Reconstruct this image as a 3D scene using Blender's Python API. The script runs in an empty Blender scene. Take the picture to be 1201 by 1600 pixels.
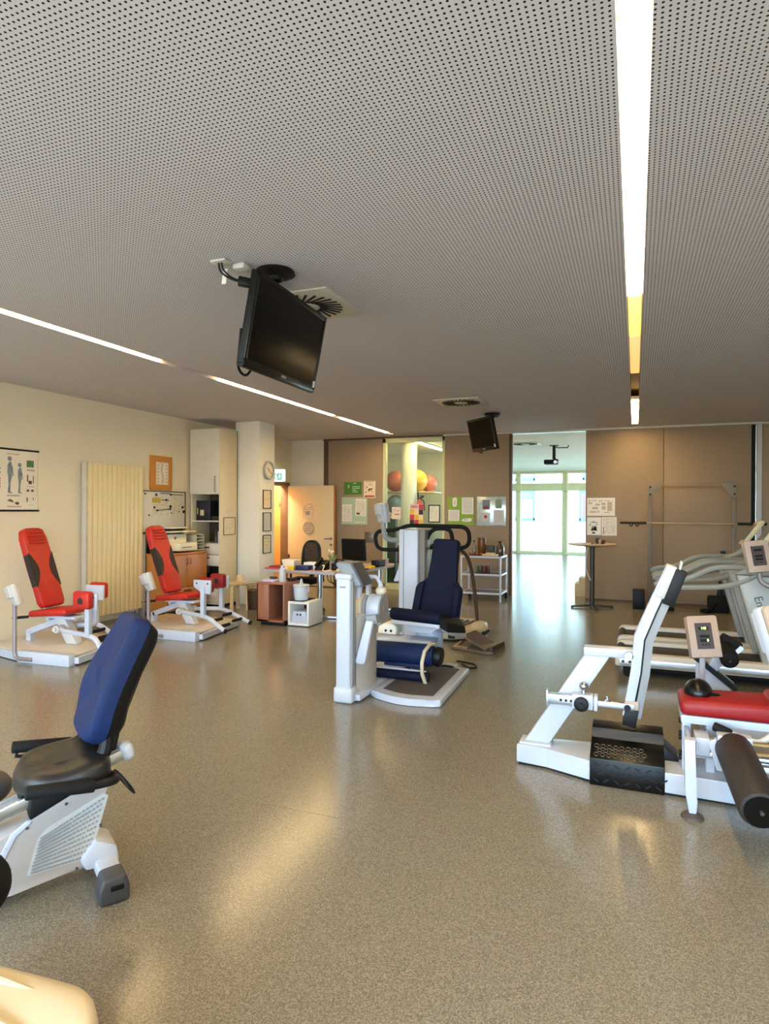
import bpy, bmesh, math, random
from mathutils import Vector, Matrix, Euler
random.seed(7)
S = bpy.context.scene
COL = S.collection
R = math.radians
PI = math.pi

# ------------------------------------------------------------------ camera, world, daylight, exposure
cam_d = bpy.data.cameras.new('camera'); cam = bpy.data.objects.new('camera', cam_d); COL.objects.link(cam)
cam_d.sensor_fit = 'VERTICAL'; cam_d.sensor_height = 36.0; cam_d.lens = 36.0 * 1000.0 / 1600.0
cam_d.clip_start = .05; cam_d.clip_end = 200
YAW, PITCH, ROLL = R(21.38), math.atan(.003), R(.25)
fw = Vector((-math.sin(YAW) * math.cos(PITCH), math.cos(YAW) * math.cos(PITCH), -math.sin(PITCH)))
r0 = Vector((math.cos(YAW), math.sin(YAW), 0)); u0 = r0.cross(fw)
cr = r0 * math.cos(ROLL) + u0 * math.sin(ROLL); cu = u0 * math.cos(ROLL) - r0 * math.sin(ROLL)
cam.matrix_world = Matrix(((cr.x, cu.x, -fw.x, 0), (cr.y, cu.y, -fw.y, 0), (cr.z, cu.z, -fw.z, 1.56), (0, 0, 0, 1)))
S.camera = cam

SKY = 9.3
STRIP = 32.0
world = bpy.data.worlds.new('overcast sky'); S.world = world; world.use_nodes = True
nt = world.node_tree; bg = nt.nodes['Background']
tc = nt.nodes.new('ShaderNodeTexCoord'); sp = nt.nodes.new('ShaderNodeSeparateXYZ'); rp = nt.nodes.new('ShaderNodeValToRGB')
nt.links.new(tc.outputs['Generated'], sp.inputs[0])
mpz = nt.nodes.new('ShaderNodeMapRange'); mpz.inputs[1].default_value = -1; nt.links.new(sp.outputs['Z'], mpz.inputs[0])
nt.links.new(mpz.outputs[0], rp.inputs[0]); nt.links.new(rp.outputs[0], bg.inputs[0])
rp.color_ramp.elements[0].position = .47; rp.color_ramp.elements[0].color = (.30, .31, .30, 1)
rp.color_ramp.elements[1].position = .53; rp.color_ramp.elements[1].color = (.55, .78, 1.0, 1)
bg.inputs[1].default_value = SKY
S.view_settings.view_transform = 'Standard'; S.view_settings.look = 'None'
S.view_settings.exposure = 0.8; S.view_settings.gamma = 1.0; S.view_settings.use_curve_mapping = False
S.cycles.max_bounces = 10; S.cycles.diffuse_bounces = 6; S.cycles.glossy_bounces = 5; S.cycles.transmission_bounces = 8
S.cycles.use_denoising = True; S.cycles.sample_clamp_indirect = 6.0
S.cycles.caustics_reflective = False; S.cycles.caustics_refractive = False

def portal(name, c, rot, sx, sy):
    l = bpy.data.lights.new(name, 'AREA'); l.shape = 'RECTANGLE'; l.size = sx; l.size_y = sy
    l.cycles.is_portal = True
    o = bpy.data.objects.new(name, l); COL.objects.link(o); o.location = c; o.rotation_euler = rot
portal('daylight_portal_rear', (-1.6, -2.75, 1.55), (R(90), 0, 0), 10.4, 2.6)
portal('daylight_portal_side', (3.95, 17.95, 1.58), (0, R(90), 0), 2.55, 10.6)
portal('daylight_portal_far', (-2.0, 24.35, 1.55), (R(-90), 0, 0), 11, 3.0)

# ------------------------------------------------------------------ materials
def lin(c):
    f = lambda v: (v / 255 / 12.92) if v / 255 <= .04045 else ((v / 255 + .055) / 1.055) ** 2.4
    return (f(c[0]), f(c[1]), f(c[2]), 1)

MATS = {}
def M(name, rgb, rough=.5, metal=0, var=.05, scale=6, bump=0, bscale=60, spec=.5, coat=0, rgb2=None, emit=None, es=1, coord='Object'):
    if name in MATS: return MATS[name]
    m = bpy.data.materials.new(name); m.use_nodes = True; n = m.node_tree; b = n.nodes['Principled BSDF']
    b.inputs['Roughness'].default_value = rough; b.inputs['Metallic'].default_value = metal
    b.inputs['Specular IOR Level'].default_value = spec
    if coat: b.inputs['Coat Weight'].default_value = coat; b.inputs['Coat Roughness'].default_value = .08
    t = n.nodes.new('ShaderNodeTexCoord'); nz = n.nodes.new('ShaderNodeTexNoise'); nz.inputs['Scale'].default_value = scale
    nz.inputs['Detail'].default_value = 3
    n.links.new(t.outputs[coord], nz.inputs['Vector'])
    mx = n.nodes.new('ShaderNodeMix'); mx.data_type = 'RGBA'
    a = lin(rgb); c2 = lin(rgb2) if rgb2 else tuple(min(1, v * (1 - 2 * var)) for v in a[:3]) + (1,)
    mx.inputs['A'].default_value = a; mx.inputs['B'].default_value = c2
    mr = n.nodes.new('ShaderNodeMapRange'); mr.inputs[1].default_value = .35; mr.inputs[2].default_value = .65
    n.links.new(nz.outputs[0], mr.inputs[0]); n.links.new(mr.outputs[0], mx.inputs['Factor'])
    n.links.new(mx.outputs['Result'], b.inputs['Base Color'])
    if bump:
        nb = n.nodes.new('ShaderNodeTexNoise'); nb.inputs['Scale'].default_value = bscale; n.links.new(t.outputs[coord], nb.inputs['Vector'])
        bp = n.nodes.new('ShaderNodeBump'); bp.inputs['Strength'].default_value = bump; bp.inputs['Distance'].default_value = .004
        n.links.new(nb.outputs[0], bp.inputs['Height']); n.links.new(bp.outputs[0], b.inputs['Normal'])
    if emit:
        b.inputs['Emission Color'].default_value = emit if len(emit) == 4 else tuple(emit) + (1,); b.inputs['Emission Strength'].default_value = es
    MATS[name] = m
    return m

def math_node(n, op, a=None, b=None):
    x = n.nodes.new('ShaderNodeMath'); x.operation = op
    for i, v in enumerate((a, b)):
        if v is None: continue
        if isinstance(v, (int, float)): x.inputs[i].default_value = v
        else: n.links.new(v, x.inputs[i])
    return x.outputs[0]

def mat_text(name, bg_rgb, ink, rows=16, axis='x', dens=.5, scale=14, rough=.5):
    """paper carrying rows of small print: flat printing only"""
    if name in MATS: return MATS[name]
    m = bpy.data.materials.new(name); m.use_nodes = True; n = m.node_tree; b = n.nodes['Principled BSDF']
    b.inputs['Roughness'].default_value = rough
    t = n.nodes.new('ShaderNodeTexCoord'); s = n.nodes.new('ShaderNodeSeparateXYZ'); n.links.new(t.outputs['Generated'], s.inputs[0])
    h = s.outputs['X'] if axis == 'x' else s.outputs['Y']; v = s.outputs['Z']
    row = math_node(n, 'MULTIPLY', v, rows); fr = math_node(n, 'FRACT', row); line = math_node(n, 'LESS_THAN', fr, .5)
    cb = n.nodes.new('ShaderNodeCombineXYZ'); n.links.new(math_node(n, 'MULTIPLY', h, scale), cb.inputs[0])
    n.links.new(math_node(n, 'FLOOR', row), cb.inputs[1])
    w = n.nodes.new('ShaderNodeTexWhiteNoise'); w.noise_dimensions = '2D'
    nz = n.nodes.new('ShaderNodeTexNoise'); nz.inputs['Scale'].default_value = 1.1; n.links.new(cb.outputs[0], nz.inputs['Vector'])
    word = math_node(n, 'GREATER_THAN', nz.outputs[0], 1 - dens)
    m1 = math_node(n, 'LESS_THAN', math_node(n, 'ABSOLUTE', math_node(n, 'SUBTRACT', h, .5)), .40)
    m2 = math_node(n, 'LESS_THAN', math_node(n, 'ABSOLUTE', math_node(n, 'SUBTRACT', v, .5)), .43)
    k = math_node(n, 'MULTIPLY', math_node(n, 'MULTIPLY', line, word), math_node(n, 'MULTIPLY', m1, m2))
    mx = n.nodes.new('ShaderNodeMix'); mx.data_type = 'RGBA'; mx.inputs['A'].default_value = lin(bg_rgb); mx.inputs['B'].default_value = lin(ink)
    n.links.new(k, mx.inputs['Factor']); n.links.new(mx.outputs['Result'], b.inputs['Base Color'])
    MATS[name] = m
    return m

def mat_ceiling():
    m = bpy.data.materials.new('perforated_plaster'); m.use_nodes = True; n = m.node_tree; b = n.nodes['Principled BSDF']
    b.inputs['Roughness'].default_value = .9; b.inputs['Specular IOR Level'].default_value = .15
    g = n.nodes.new('ShaderNodeNewGeometry'); s = n.nodes.new('ShaderNodeSeparateXYZ'); n.links.new(g.outputs['Position'], s.inputs[0])
    P = .0203
    def cell(o, off):
        f = math_node(n, 'FRACT', math_node(n, 'MULTIPLY', math_node(n, 'ADD', o, off), 1 / P))
        return math_node(n, 'POWER', math_node(n, 'SUBTRACT', f, .5), 2)
    d2 = math_node(n, 'ADD', cell(s.outputs['X'], 20), cell(s.outputs['Y'], 20))
    hole = math_node(n, 'LESS_THAN', d2, (.0044 / P) ** 2)  # dots painted dark for the shade inside the perforations
    dn = math_node(n, 'LESS_THAN', s.outputs['Z'], 3.002)
    k = math_node(n, 'MULTIPLY', hole, dn)
    mx = n.nodes.new('ShaderNodeMix'); mx.data_type = 'RGBA'
    mx.inputs['A'].default_value = lin((217, 215, 224)); mx.inputs['B'].default_value = lin((30, 30, 34))
    n.links.new(k, mx.inputs['Factor']); n.links.new(mx.outputs['Result'], b.inputs['Base Color'])
    return m

def mat_floor():
    m = bpy.data.materials.new('speckled_linoleum'); m.use_nodes = True; n = m.node_tree; b = n.nodes['Principled BSDF']
    g = n.nodes.new('ShaderNodeNewGeometry')
    a = n.nodes.new('ShaderNodeTexNoise'); a.inputs['Scale'].default_value = 190; a.inputs['Detail'].default_value = 2.5
    c = n.nodes.new('ShaderNodeTexNoise'); c.inputs['Scale'].default_value = .55; c.inputs['Detail'].default_value = 3
    for x in (a, c): n.links.new(g.outputs['Position'], x.inputs['Vector'])
    a2 = n.nodes.new('ShaderNodeTexVoronoi'); a2.inputs['Scale'].default_value = 230; n.links.new(g.outputs['Position'], a2.inputs['Vector'])
    rp = n.nodes.new('ShaderNodeValToRGB'); e = rp.color_ramp.elements
    e[0].position = .36; e[0].color = lin((111, 106, 92)); e[1].position = .64; e[1].color = lin((153, 147, 132))
    x = e.new(.5); x.color = lin((130, 124, 109))
    sc_ = n.nodes.new('ShaderNodeSeparateXYZ'); n.links.new(a2.outputs['Color'], sc_.inputs[0])
    mm = n.nodes.new('ShaderNodeMix'); mm.inputs[0].default_value = .32; n.links.new(a.outputs[0], mm.inputs[2]); n.links.new(sc_.outputs[0], mm.inputs[3])
    n.links.new(mm.outputs[0], rp.inputs[0])
    mx = n.nodes.new('ShaderNodeMix'); mx.data_type = 'RGBA'; mx.blend_type = 'MULTIPLY'; mx.inputs['Factor'].default_value = .10
    n.links.new(rp.outputs[0], mx.inputs['A']); n.links.new(c.outputs[1], mx.inputs['B']); n.links.new(mx.outputs['Result'], b.inputs['Base Color'])
    b.inputs['Roughness'].default_value = .20
    bp = n.nodes.new('ShaderNodeBump'); bp.inputs['Strength'].default_value = .05; bp.inputs['Distance'].default_value = .001
    n.links.new(a.outputs[0], bp.inputs['Height']); n.links.new(bp.outputs[0], b.inputs['Normal'])
    return m

def mat_wood(name, a, b2, rough=.4, axis=2, scale=3):
    if name in MATS: return MATS[name]
    m = bpy.data.materials.new(name); m.use_nodes = True; n = m.node_tree; b = n.nodes['Principled BSDF']; b.inputs['Roughness'].default_value = rough
    t = n.nodes.new('ShaderNodeTexCoord'); mp = n.nodes.new('ShaderNodeMapping'); sc = [18, 18, 18]; sc[axis] = 1.2
    mp.inputs['Scale'].default_value = sc; n.links.new(t.outputs['Object'], mp.inputs[0])
    nz = n.nodes.new('ShaderNodeTexNoise'); nz.inputs['Scale'].default_value = scale; nz.inputs['Detail'].default_value = 5; n.links.new(mp.outputs[0], nz.inputs['Vector'])
    mx = n.nodes.new('ShaderNodeMix'); mx.data_type = 'RGBA'; mx.inputs['A'].default_value = lin(a); mx.inputs['B'].default_value = lin(b2)
    n.links.new(nz.outputs[0], mx.inputs['Factor']); n.links.new(mx.outputs['Result'], b.inputs['Base Color'])
    MATS[name] = m
    return m

def mat_glass(name='clear_glass', tint=(.95, 1.0, .96), k=.10):
    if name in MATS: return MATS[name]
    m = bpy.data.materials.new(name); m.use_nodes = True; n = m.node_tree
    for x in list(n.nodes):
        if x.type != 'OUTPUT_MATERIAL': n.nodes.remove(x)
    out = [x for x in n.nodes if x.type == 'OUTPUT_MATERIAL'][0]
    tr = n.nodes.new('ShaderNodeBsdfTransparent'); tr.inputs[0].default_value = tint + (1,)
    gl = n.nodes.new('ShaderNodeBsdfGlossy'); gl.inputs['Roughness'].default_value = .02
    fr = n.nodes.new('ShaderNodeFresnel'); fr.inputs[0].default_value = 1.45
    mx = n.nodes.new('ShaderNodeMixShader'); n.links.new(fr.outputs[0], mx.inputs[0])
    n.links.new(tr.outputs[0], mx.inputs[1]); n.links.new(gl.outputs[0], mx.inputs[2]); n.links.new(mx.outputs[0], out.inputs[0])
    MATS[name] = m
    return m

def mat_emit(name, col, s):
    if name in MATS: return MATS[name]
    m = bpy.data.materials.new(name); m.use_nodes = True; n = m.node_tree; b = n.nodes['Principled BSDF']
    b.inputs['Base Color'].default_value = (.8, .8, .8, 1); b.inputs['Emission Color'].default_value = col + (1,); b.inputs['Emission Strength'].default_value = s
    MATS[name] = m
    return m

m_ceil = mat_ceiling(); m_floor = mat_floor()
m_cream = M('cream_wall_paint', (238, 226, 198), .75, var=.02, scale=1.5, bump=.12, bscale=150)
m_white_wall = M('white_wall_paint', (234, 228, 212), .75, var=.02, scale=1.5, bump=.1, bscale=150)
m_pale = M('pale_green_wall_paint', (240, 241, 226), .75, var=.02, scale=1.5, bump=.1, bscale=150)
m_panel = M('brown_felt_panel', (160, 139, 114), .7, var=.05, scale=90, bump=.2, bscale=240)
m_panel_dk = M('dark_brown_edge', (92, 70, 50), .6, var=.05)
m_white = M('white_enamel', (196, 201, 214), .32, var=.02, scale=3)
m_white2 = M('white_plastic', (206, 204, 200), .45, var=.03, scale=3)
m_grey = M('grey_plastic', (150, 152, 154), .45, var=.04)
m_dgrey = M('dark_grey_plastic', (72, 74, 78), .5, var=.05)
m_black = M('black_plastic', (12, 12, 13), .5, var=.1, spec=.3)
m_rubber = M('black_rubber', (16, 15, 15), .75, spec=.3, var=.15, scale=30, bump=.15, bscale=120)
m_gloss = M('black_gloss', (7, 7, 8), .3, var=.05, spec=.4)
m_chrome = M('brushed_steel', (180, 180, 182), .25, 1, var=.05)
m_alu = M('satin_aluminium', (205, 208, 212), .3, .9, var=.04)
m_red = M('red_upholstery', (196, 38, 22), .5, var=.06, scale=12, bump=.12, bscale=160)
m_red_dk = M('dark_red_upholstery', (150, 14, 18), .5, var=.06, scale=12, bump=.12, bscale=160)
m_brownpad = M('black_brown_inlay', (40, 28, 22), .6, var=.1)
m_blue = M('navy_upholstery', (14, 20, 46), .7, spec=.2, var=.10, scale=40, bump=.2, bscale=220)
m_blue2 = M('blue_upholstery', (20, 38, 80), .65, spec=.25, var=.08, scale=40, bump=.2, bscale=220)
m_beige = M('beige_plastic', (182, 160, 144), .5, var=.04)
m_cream_pl = M('cream_plastic', (206, 190, 158), .4, var=.04)
m_screen = M('console_membrane', (70, 60, 62), .4, var=.06)
m_led = mat_emit('green_led', (.45, 1.0, .05), 3.0)
m_oak = mat_wood('orange_beech', (196, 128, 60), (170, 104, 44), .35)
m_redwood = mat_wood('reddish_beech', (176, 118, 88), (150, 94, 66), .4)
m_birch = mat_wood('pale_birch', (222, 200, 156), (204, 178, 130), .45)
m_darkwood = mat_wood('dark_walnut', (84, 58, 40), (60, 40, 28), .5)
m_door = mat_wood('pale_door_veneer', (230, 212, 176), (220, 200, 160), .4)
m_orange_door = mat_wood('orange_door_veneer', (226, 170, 106), (214, 156, 92), .45)
m_frame_gr = M('cream_window_frame', (222, 224, 178), .45, var=.03)
m_treadgrey = M('warm_grey_plastic', (150, 150, 140), .45, var=.04)
m_treadgrey2 = M('grey_column_plastic', (176, 178, 172), .45, var=.04)
m_tread_white = M('treadmill_rail', (226, 214, 196), .4, var=.03)
m_belt = M('treadmill_belt', (44, 38, 34), .7, var=.1, scale=60, bump=.2, bscale=200)
m_rack = M('grey_rack_paint', (124, 110, 90), .5, var=.05)
m_slatdk = M('dark_slot', (14, 14, 15), .8, var=.05)
m_brownpost = M('brown_bronze_tube', (88, 66, 52), .4, .3, var=.05)
m_paper = M('white_paper', (240, 238, 232), .6, var=.01)
m_green = M('green_card', (86, 150, 40), .5, var=.04)
m_lime = M('lime_card', (136, 172, 32), .5, var=.03)
m_ltgreen = M('pale_green_card', (176, 196, 170), .5, var=.03)
m_yellow = M('yellow_plastic', (240, 200, 30), .45, var=.03)
m_glass = mat_glass(); m_glass2 = mat_glass('bottle_glass', (.55, .42, .30))

# ------------------------------------------------------------------ mesh building
class G:
    def __init__(s): s.bm = bmesh.new(); s.X = Matrix.Identity(4); s.mi = 0
    def _v(s, p): return s.bm.verts.new(s.X @ Vector(p))
    def _f(s, vs):
        try: f = s.bm.faces.new(vs); f.material_index = s.mi; return f
        except ValueError: return None
    def _bev(s, fs, b, seg=2):
        if b > 0:
            es = list({e for f in fs if f for e in f.edges})
            r = bmesh.ops.bevel(s.bm, geom=es, offset=b, segments=seg, affect='EDGES', profile=.5, clamp_overlap=True)
            for f in r['faces']: f.material_index = s.mi
    def hexa(s, P, bev=0, seg=2):
        v = [s._v(p) for p in P]
        fs = [s._f([v[i] for i in q]) for q in ((0, 3, 2, 1), (4, 5, 6, 7), (0, 1, 5, 4), (1, 2, 6, 5), (2, 3, 7, 6), (3, 0, 4, 7))]
        s._bev(fs, bev, seg); return s
    def box(s, x0, x1, y0, y1, z0, z1, bev=0, seg=2):
        return s.hexa([(x0, y0, z0), (x1, y0, z0), (x1, y1, z0), (x0, y1, z0), (x0, y0, z1), (x1, y0, z1), (x1, y1, z1), (x0, y1, z1)], bev, seg)
    def obox(s, c, size, rot=None, bev=0, seg=2):
        m = Matrix.Translation(c) @ (rot.to_4x4() if rot else Matrix.Identity(4)); a, b, d = [v / 2 for v in size]
        return s.hexa([m @ Vector(p) for p in ((-a, -b, -d), (a, -b, -d), (a, b, -d), (-a, b, -d), (-a, -b, d), (a, -b, d), (a, b, d), (-a, b, d))], bev, seg)
    def bar(s, p, q, w, h, up=(0, 0, 1), bev=0, seg=2):
        p, q = Vector(p), Vector(q); d = (q - p).normalized(); up = Vector(up)
        if abs(d.dot(up.normalized())) > .98: up = Vector((0, 1, 0)) if abs(d.y) < .9 else Vector((1, 0, 0))
        r = d.cross(up).normalized() * w / 2; u = r.cross(d).normalized() * h / 2
        return s.hexa([p - r - u, p + r - u, q + r - u, q - r - u, p - r + u, p + r + u, q + r + u, q - r + u], bev, seg)
    def ring(s, c, a, b, r, seg):
        return [s._v(c + a * (math.cos(2 * PI * i / seg) * r) + b * (math.sin(2 * PI * i / seg) * r)) for i in range(seg)]
    def tube(s, pts, r, seg=8, closed=False, flat=1.0):
        pts = [Vector(p) for p in pts]; n = len(pts); rings = []; ref = None
        for i, p in enumerate(pts):
            a = pts[i - 1] if (i > 0 or closed) else p; b = pts[(i + 1) % n] if (i < n - 1 or closed) else p
            d = (b - a).normalized()
            if ref is None:
                ref = Vector((0, 0, 1)) if abs(d.z) < .9 else Vector((1, 0, 0))
            x = (ref - d * ref.dot(d)).normalized(); y = d.cross(x).normalized(); ref = x
            rr = r[i] if isinstance(r, (list, tuple)) else r
            rings.append([s._v(p + x * (math.cos(2 * PI * k / seg) * rr) + y * (math.sin(2 * PI * k / seg) * rr * flat)) for k in range(seg)])
        for i in range(n if closed else n - 1):
            A, B = rings[i], rings[(i + 1) % n]
            for k in range(seg): s._f([A[k], A[(k + 1) % seg], B[(k + 1) % seg], B[k]])
        if not closed: s._f(rings[0][::-1]); s._f(rings[-1])
        return s
    def cyl(s, p, q, r, seg=16, r2=None, bev=0):
        p, q = Vector(p), Vector(q); r2 = r if r2 is None else r2
        if bev:
            d = (q - p).normalized()
            return s.tube([p, p + d * bev * .3, p + d * bev, q - d * bev, q - d * bev * .3, q], [r - bev, r - bev * .3, r, r2, r2 - bev * .3, r2 - bev], seg)
        return s.tube([p, q], [r, r2], seg)
    def lathe(s, prof, c=(0, 0, 0), seg=20, axis=None):
        c = Vector(c); m = axis.to_3x3() if axis else Matrix.Identity(3); rings = []
        for r, z in prof:
            rings.append([s._v(c + m @ Vector((math.cos(2 * PI * k / seg) * max(r, 1e-4), math.sin(2 * PI * k / seg) * max(r, 1e-4), z))) for k in range(seg)])
        for A, B in zip(rings, rings[1:]):
            for k in range(seg): s._f([A[k], A[(k + 1) % seg], B[(k + 1) % seg], B[k]])
        s._f(rings[0][::-1]); s._f(rings[-1]); return s
    def prism(s, poly, a, b, plane='xz', bev=0, seg=2):
        mk = {'xz': lambda u, v, t: (u, t, v), 'yz': lambda u, v, t: (t, u, v), 'xy': lambda u, v, t: (u, v, t)}[plane]
        A = [s._v(mk(u, v, a)) for u, v in poly]; B = [s._v(mk(u, v, b)) for u, v in poly]; n = len(poly)
        fs = [s._f(A), s._f(B[::-1])] + [s._f([A[i], B[i], B[(i + 1) % n], A[(i + 1) % n]]) for i in range(n)]
        s._bev(fs, bev, seg); return s
    def sphere(s, c, r, sc=(1, 1, 1), u=16, v=10):
        m = s.X @ Matrix.Translation(c) @ Matrix.Diagonal((sc[0], sc[1], sc[2], 1))
        r_ = bmesh.ops.create_uvsphere(s.bm, u_segments=u, v_segments=v, radius=r, matrix=m)
        for f in {f for vv in r_['verts'] for f in vv.link_faces}: f.material_index = s.mi
        return s
    def loft(s, rings):
        V = [[s._v(p) for p in r] for r in rings]; n = len(V[0])
        for A, B in zip(V, V[1:]):
            for k in range(n): s._f([A[k], A[(k + 1) % n], B[(k + 1) % n], B[k]])
        s._f(V[0][::-1]); s._f(V[-1]); return s

def rnd(pts, r, n=4):
    """round the corners of a polyline"""
    pts = [Vector(p) for p in pts]; out = [pts[0]]
    for a, b, c in zip(pts, pts[1:], pts[2:]):
        k = min(r, (a - b).length * .48, (c - b).length * .48); p = b + (a - b).normalized() * k; q = b + (c - b).normalized() * k
        for i in range(n + 1):
            t = i / n; out.append(p * (1 - t) ** 2 + b * 2 * t * (1 - t) + q * t * t)
    return out + [pts[-1]]

WM = {}
def build(name, g, mats, parent=None, label=None, smooth=35, kind=None):
    me = bpy.data.meshes.new(name)
    bmesh.ops.recalc_face_normals(g.bm, faces=g.bm.faces[:])
    if parent is not None:
        inv = WM[parent.name].inverted(); g.bm.transform(inv); wm = WM[parent.name]
    else:
        xs = [v.co for v in g.bm.verts]
        lo = Vector((min(v.x for v in xs), min(v.y for v in xs), min(v.z for v in xs))); hi = Vector((max(v.x for v in xs), max(v.y for v in xs), max(v.z for v in xs)))
        wm = Matrix.Translation(((lo.x + hi.x) / 2, (lo.y + hi.y) / 2, lo.z)); g.bm.transform(wm.inverted())
    g.bm.to_mesh(me); g.bm.free()
    for m in (mats if isinstance(mats, (list, tuple)) else [mats]): me.materials.append(m)
    if smooth:
        me.shade_smooth(); me.set_sharp_from_angle(angle=R(smooth))
    o = bpy.data.objects.new(name, me); COL.objects.link(o)
    if parent is not None: o.parent = parent
    else: o.matrix_world = wm
    WM[o.name] = wm
    if label: o['label'] = label
    if kind: o['kind'] = kind
    return o
def thing(name, label, cat, loc, rotz=0, group=None):
    o = bpy.data.objects.new(name, None); COL.objects.link(o); o.empty_display_size = .1
    o.location = loc; o.rotation_euler = (0, 0, rotz); o['label'] = label; o['category'] = cat
    if group: o['group'] = group
    WM[o.name] = Matrix.Translation(loc) @ Matrix.Rotation(rotz, 4, 'Z')
    return o
def tag(o, label, cat, group=None):
    o['label'] = label; o['category'] = cat
    if group: o['group'] = group
    return o
def setting(name, loc=(0, 0, 0)):
    o = bpy.data.objects.new(name, None); COL.objects.link(o); o.location = loc; o['kind'] = 'structure'
    WM[o.name] = Matrix.Translation(loc); return o
def dup(root, loc, rotz, label, group=None):
    def cp(o, par):
        c = o.copy(); COL.objects.link(c); c.parent = par
        for ch in list(o.children): cp(ch, c)
        return c
    r = cp(root, None); r.location = loc; r.rotation_euler = (0, 0, rotz); r['label'] = label
    if group: r['group'] = group
    WM[r.name] = Matrix.Translation(loc) @ Matrix.Rotation(rotz, 4, 'Z')
    return r
def text(body, size, mat, M4, parent, name='lettering', ext=.0008):
    c = bpy.data.curves.new(name, 'FONT'); c.body = body; c.size = size; c.extrude = ext; c.align_x = 'CENTER'; c.align_y = 'CENTER'; c.resolution_u = 3
    t = bpy.data.objects.new(name + '_tmp', c); COL.objects.link(t)
    dg = bpy.context.evaluated_depsgraph_get(); me = bpy.data.meshes.new_from_object(t.evaluated_get(dg)); bpy.data.objects.remove(t)
    me.name = name; me.transform(WM[parent.name].inverted() @ M4); me.materials.clear(); me.materials.append(mat)
    o = bpy.data.objects.new(name, me); COL.objects.link(o); o.parent = parent; WM[o.name] = WM[parent.name]
    return o

# ------------------------------------------------------------------ the setting
WX, BY = -6.72, 11.8
fl = setting('floor', (-2, 6, 0))
g = G(); g.box(-9.5, 3.9, -3, 23.7, -.12, -.012); build('screed', g, m_dgrey, fl)
for y0, y1 in ((-3, 2.926), (2.929, 11.70), (11.706, 23.7)):
    g = G(); g.box(-9.5, 3.9, y0, y1, -.012, 0); build('linoleum_sheet', g, m_floor, fl)

ce = setting('ceiling', (-2, 6, 3))
SL, SR = (-4.36, -4.26), (-.06, .04)
g = G()
for x0, x1 in ((-7.0, SL[0]), (SL[1], SR[0]), (SR[1], 3.9)): g.box(x0, x1, -3, BY, 3.0, 3.06)
for a, b in (SL, SR): g.box(a, b, 11.36, BY, 3.0, 3.06)
build('perforated_board', g, m_ceil, ce)
m_slot = M('slot_lining', (196, 172, 128), .6, var=.02)
g = G()
for a, b in (SL, SR):
    g.box(a - .02, a, -3, 11.36, 3.06, 3.17); g.box(b, b + .02, -3, 11.36, 3.06, 3.17); g.box(a - .02, b + .02, -3, 11.36, 3.17, 3.19); g.box(a, b, 11.36, 11.38, 3.06, 3.17)
build('light_slot', g, m_slot, ce)
g = G(); g.box(-7.6, 3.9, BY + .12, 23.9, 3.0, 3.06); build('plaster_board', g, m_pale, ce)
g = G(); g.box(WX - 1.0, WX - .16, 9.5, 12.2, 2.5, 2.56); build('corridor_board', g, m_white_wall, ce)

wl = setting('wall_left', (WX, 6, 0))
g = G(); g.box(WX - .16, WX, -3, 10.75, 0, 3); g.box(WX - .16, WX, 10.75, 11.68, 2.09, 3); g.box(WX - .16, WX, 11.68, 12.0, 0, 3)
build('plaster', g, m_cream, wl)
g = G(); g.box(WX, WX + .008, -3, 10.7, 0, .035, .002); o = build('baseboard_left', g, M('skirting_tan', (150, 136, 112), .6)); o['kind'] = 'structure'
g = G(); g.box(WX - 1.0, WX - .9, 9.6, 12.12, 0, 2.6); g.box(WX - 1.0, WX, 12.12, 12.22, 0, 3.0); g.box(WX - 1.0, WX - .16, 9.5, 9.6, 0, 2.6); o = build('wall_corridor', g, M('ochre_wall_paint', (232, 196, 140), .7, var=.02)); o['kind'] = 'structure'

wb = setting('wall_back', (-3, BY, 0))
g = G(); g.box(WX, -5.95, BY, BY + .12, 0, 3); build('plaster', g, m_white_wall, wb)
g = G(); g.box(-5.95, -5.84, BY - .03, BY + .08, 0, 3.0); build('edge_post', g, m_panel_dk, wb)
def panel(x0, x1, z0=.03, z1=2.965, y=BY - .06):
    g = G(); g.box(x0, x1, y, y + .1, z0, z1, .004); return build('partition_panel', g, m_panel, wb)
panel(-5.83, -4.65); panel(-3.37, -2.12); panel(-.81, .437); panel(.443, 1.735); panel(1.90, 3.2); panel(3.206, 3.88)
g = G()
for x0, x1 in ((-5.83, -4.65), (-3.37, -2.12), (-.81, 1.735), (1.9, 3.88)): g.box(x0, x1, BY - .05, BY + .03, 0, .03)
build('floor_seal', g, m_panel_dk, wb)
g = G(); g.box(-2.15, -2.10, BY - .065, BY + .05, .0, 2.965, .004); build('edge_profile', g, m_panel_dk, wb)
g = G(); g.box(1.745, 1.80, BY - .04, BY + .04, 0, 2.97); g.box(.40, .48, BY + .041, BY + .06, 0, 2.97); build('gap_backing', g, m_slatdk, wb)  # dark strip in the gap, plus backing added to stop light leaking through
g = G(); g.box(1.815, 1.885, BY - .07, BY + .04, 0, 2.99, .005); build('edge_profile', g, m_white2, wb)
g = G(); g.box(-3.40, 1.9, BY - .10, BY - .03, 2.965, 3.0, .003); g.box(-3.4, 3.88, BY - .03, BY + .12, 2.965, 3.06); o = build('trim_1', g, M('track_enamel', (206, 204, 190), .35, var=.03)); o['kind'] = 'structure'
g = G(); g.box(-5.95, -3.4, BY - .06, BY + .12, 2.97, 3.06); o = build('trim_2', g, m_panel_dk); o['kind'] = 'structure'

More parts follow.
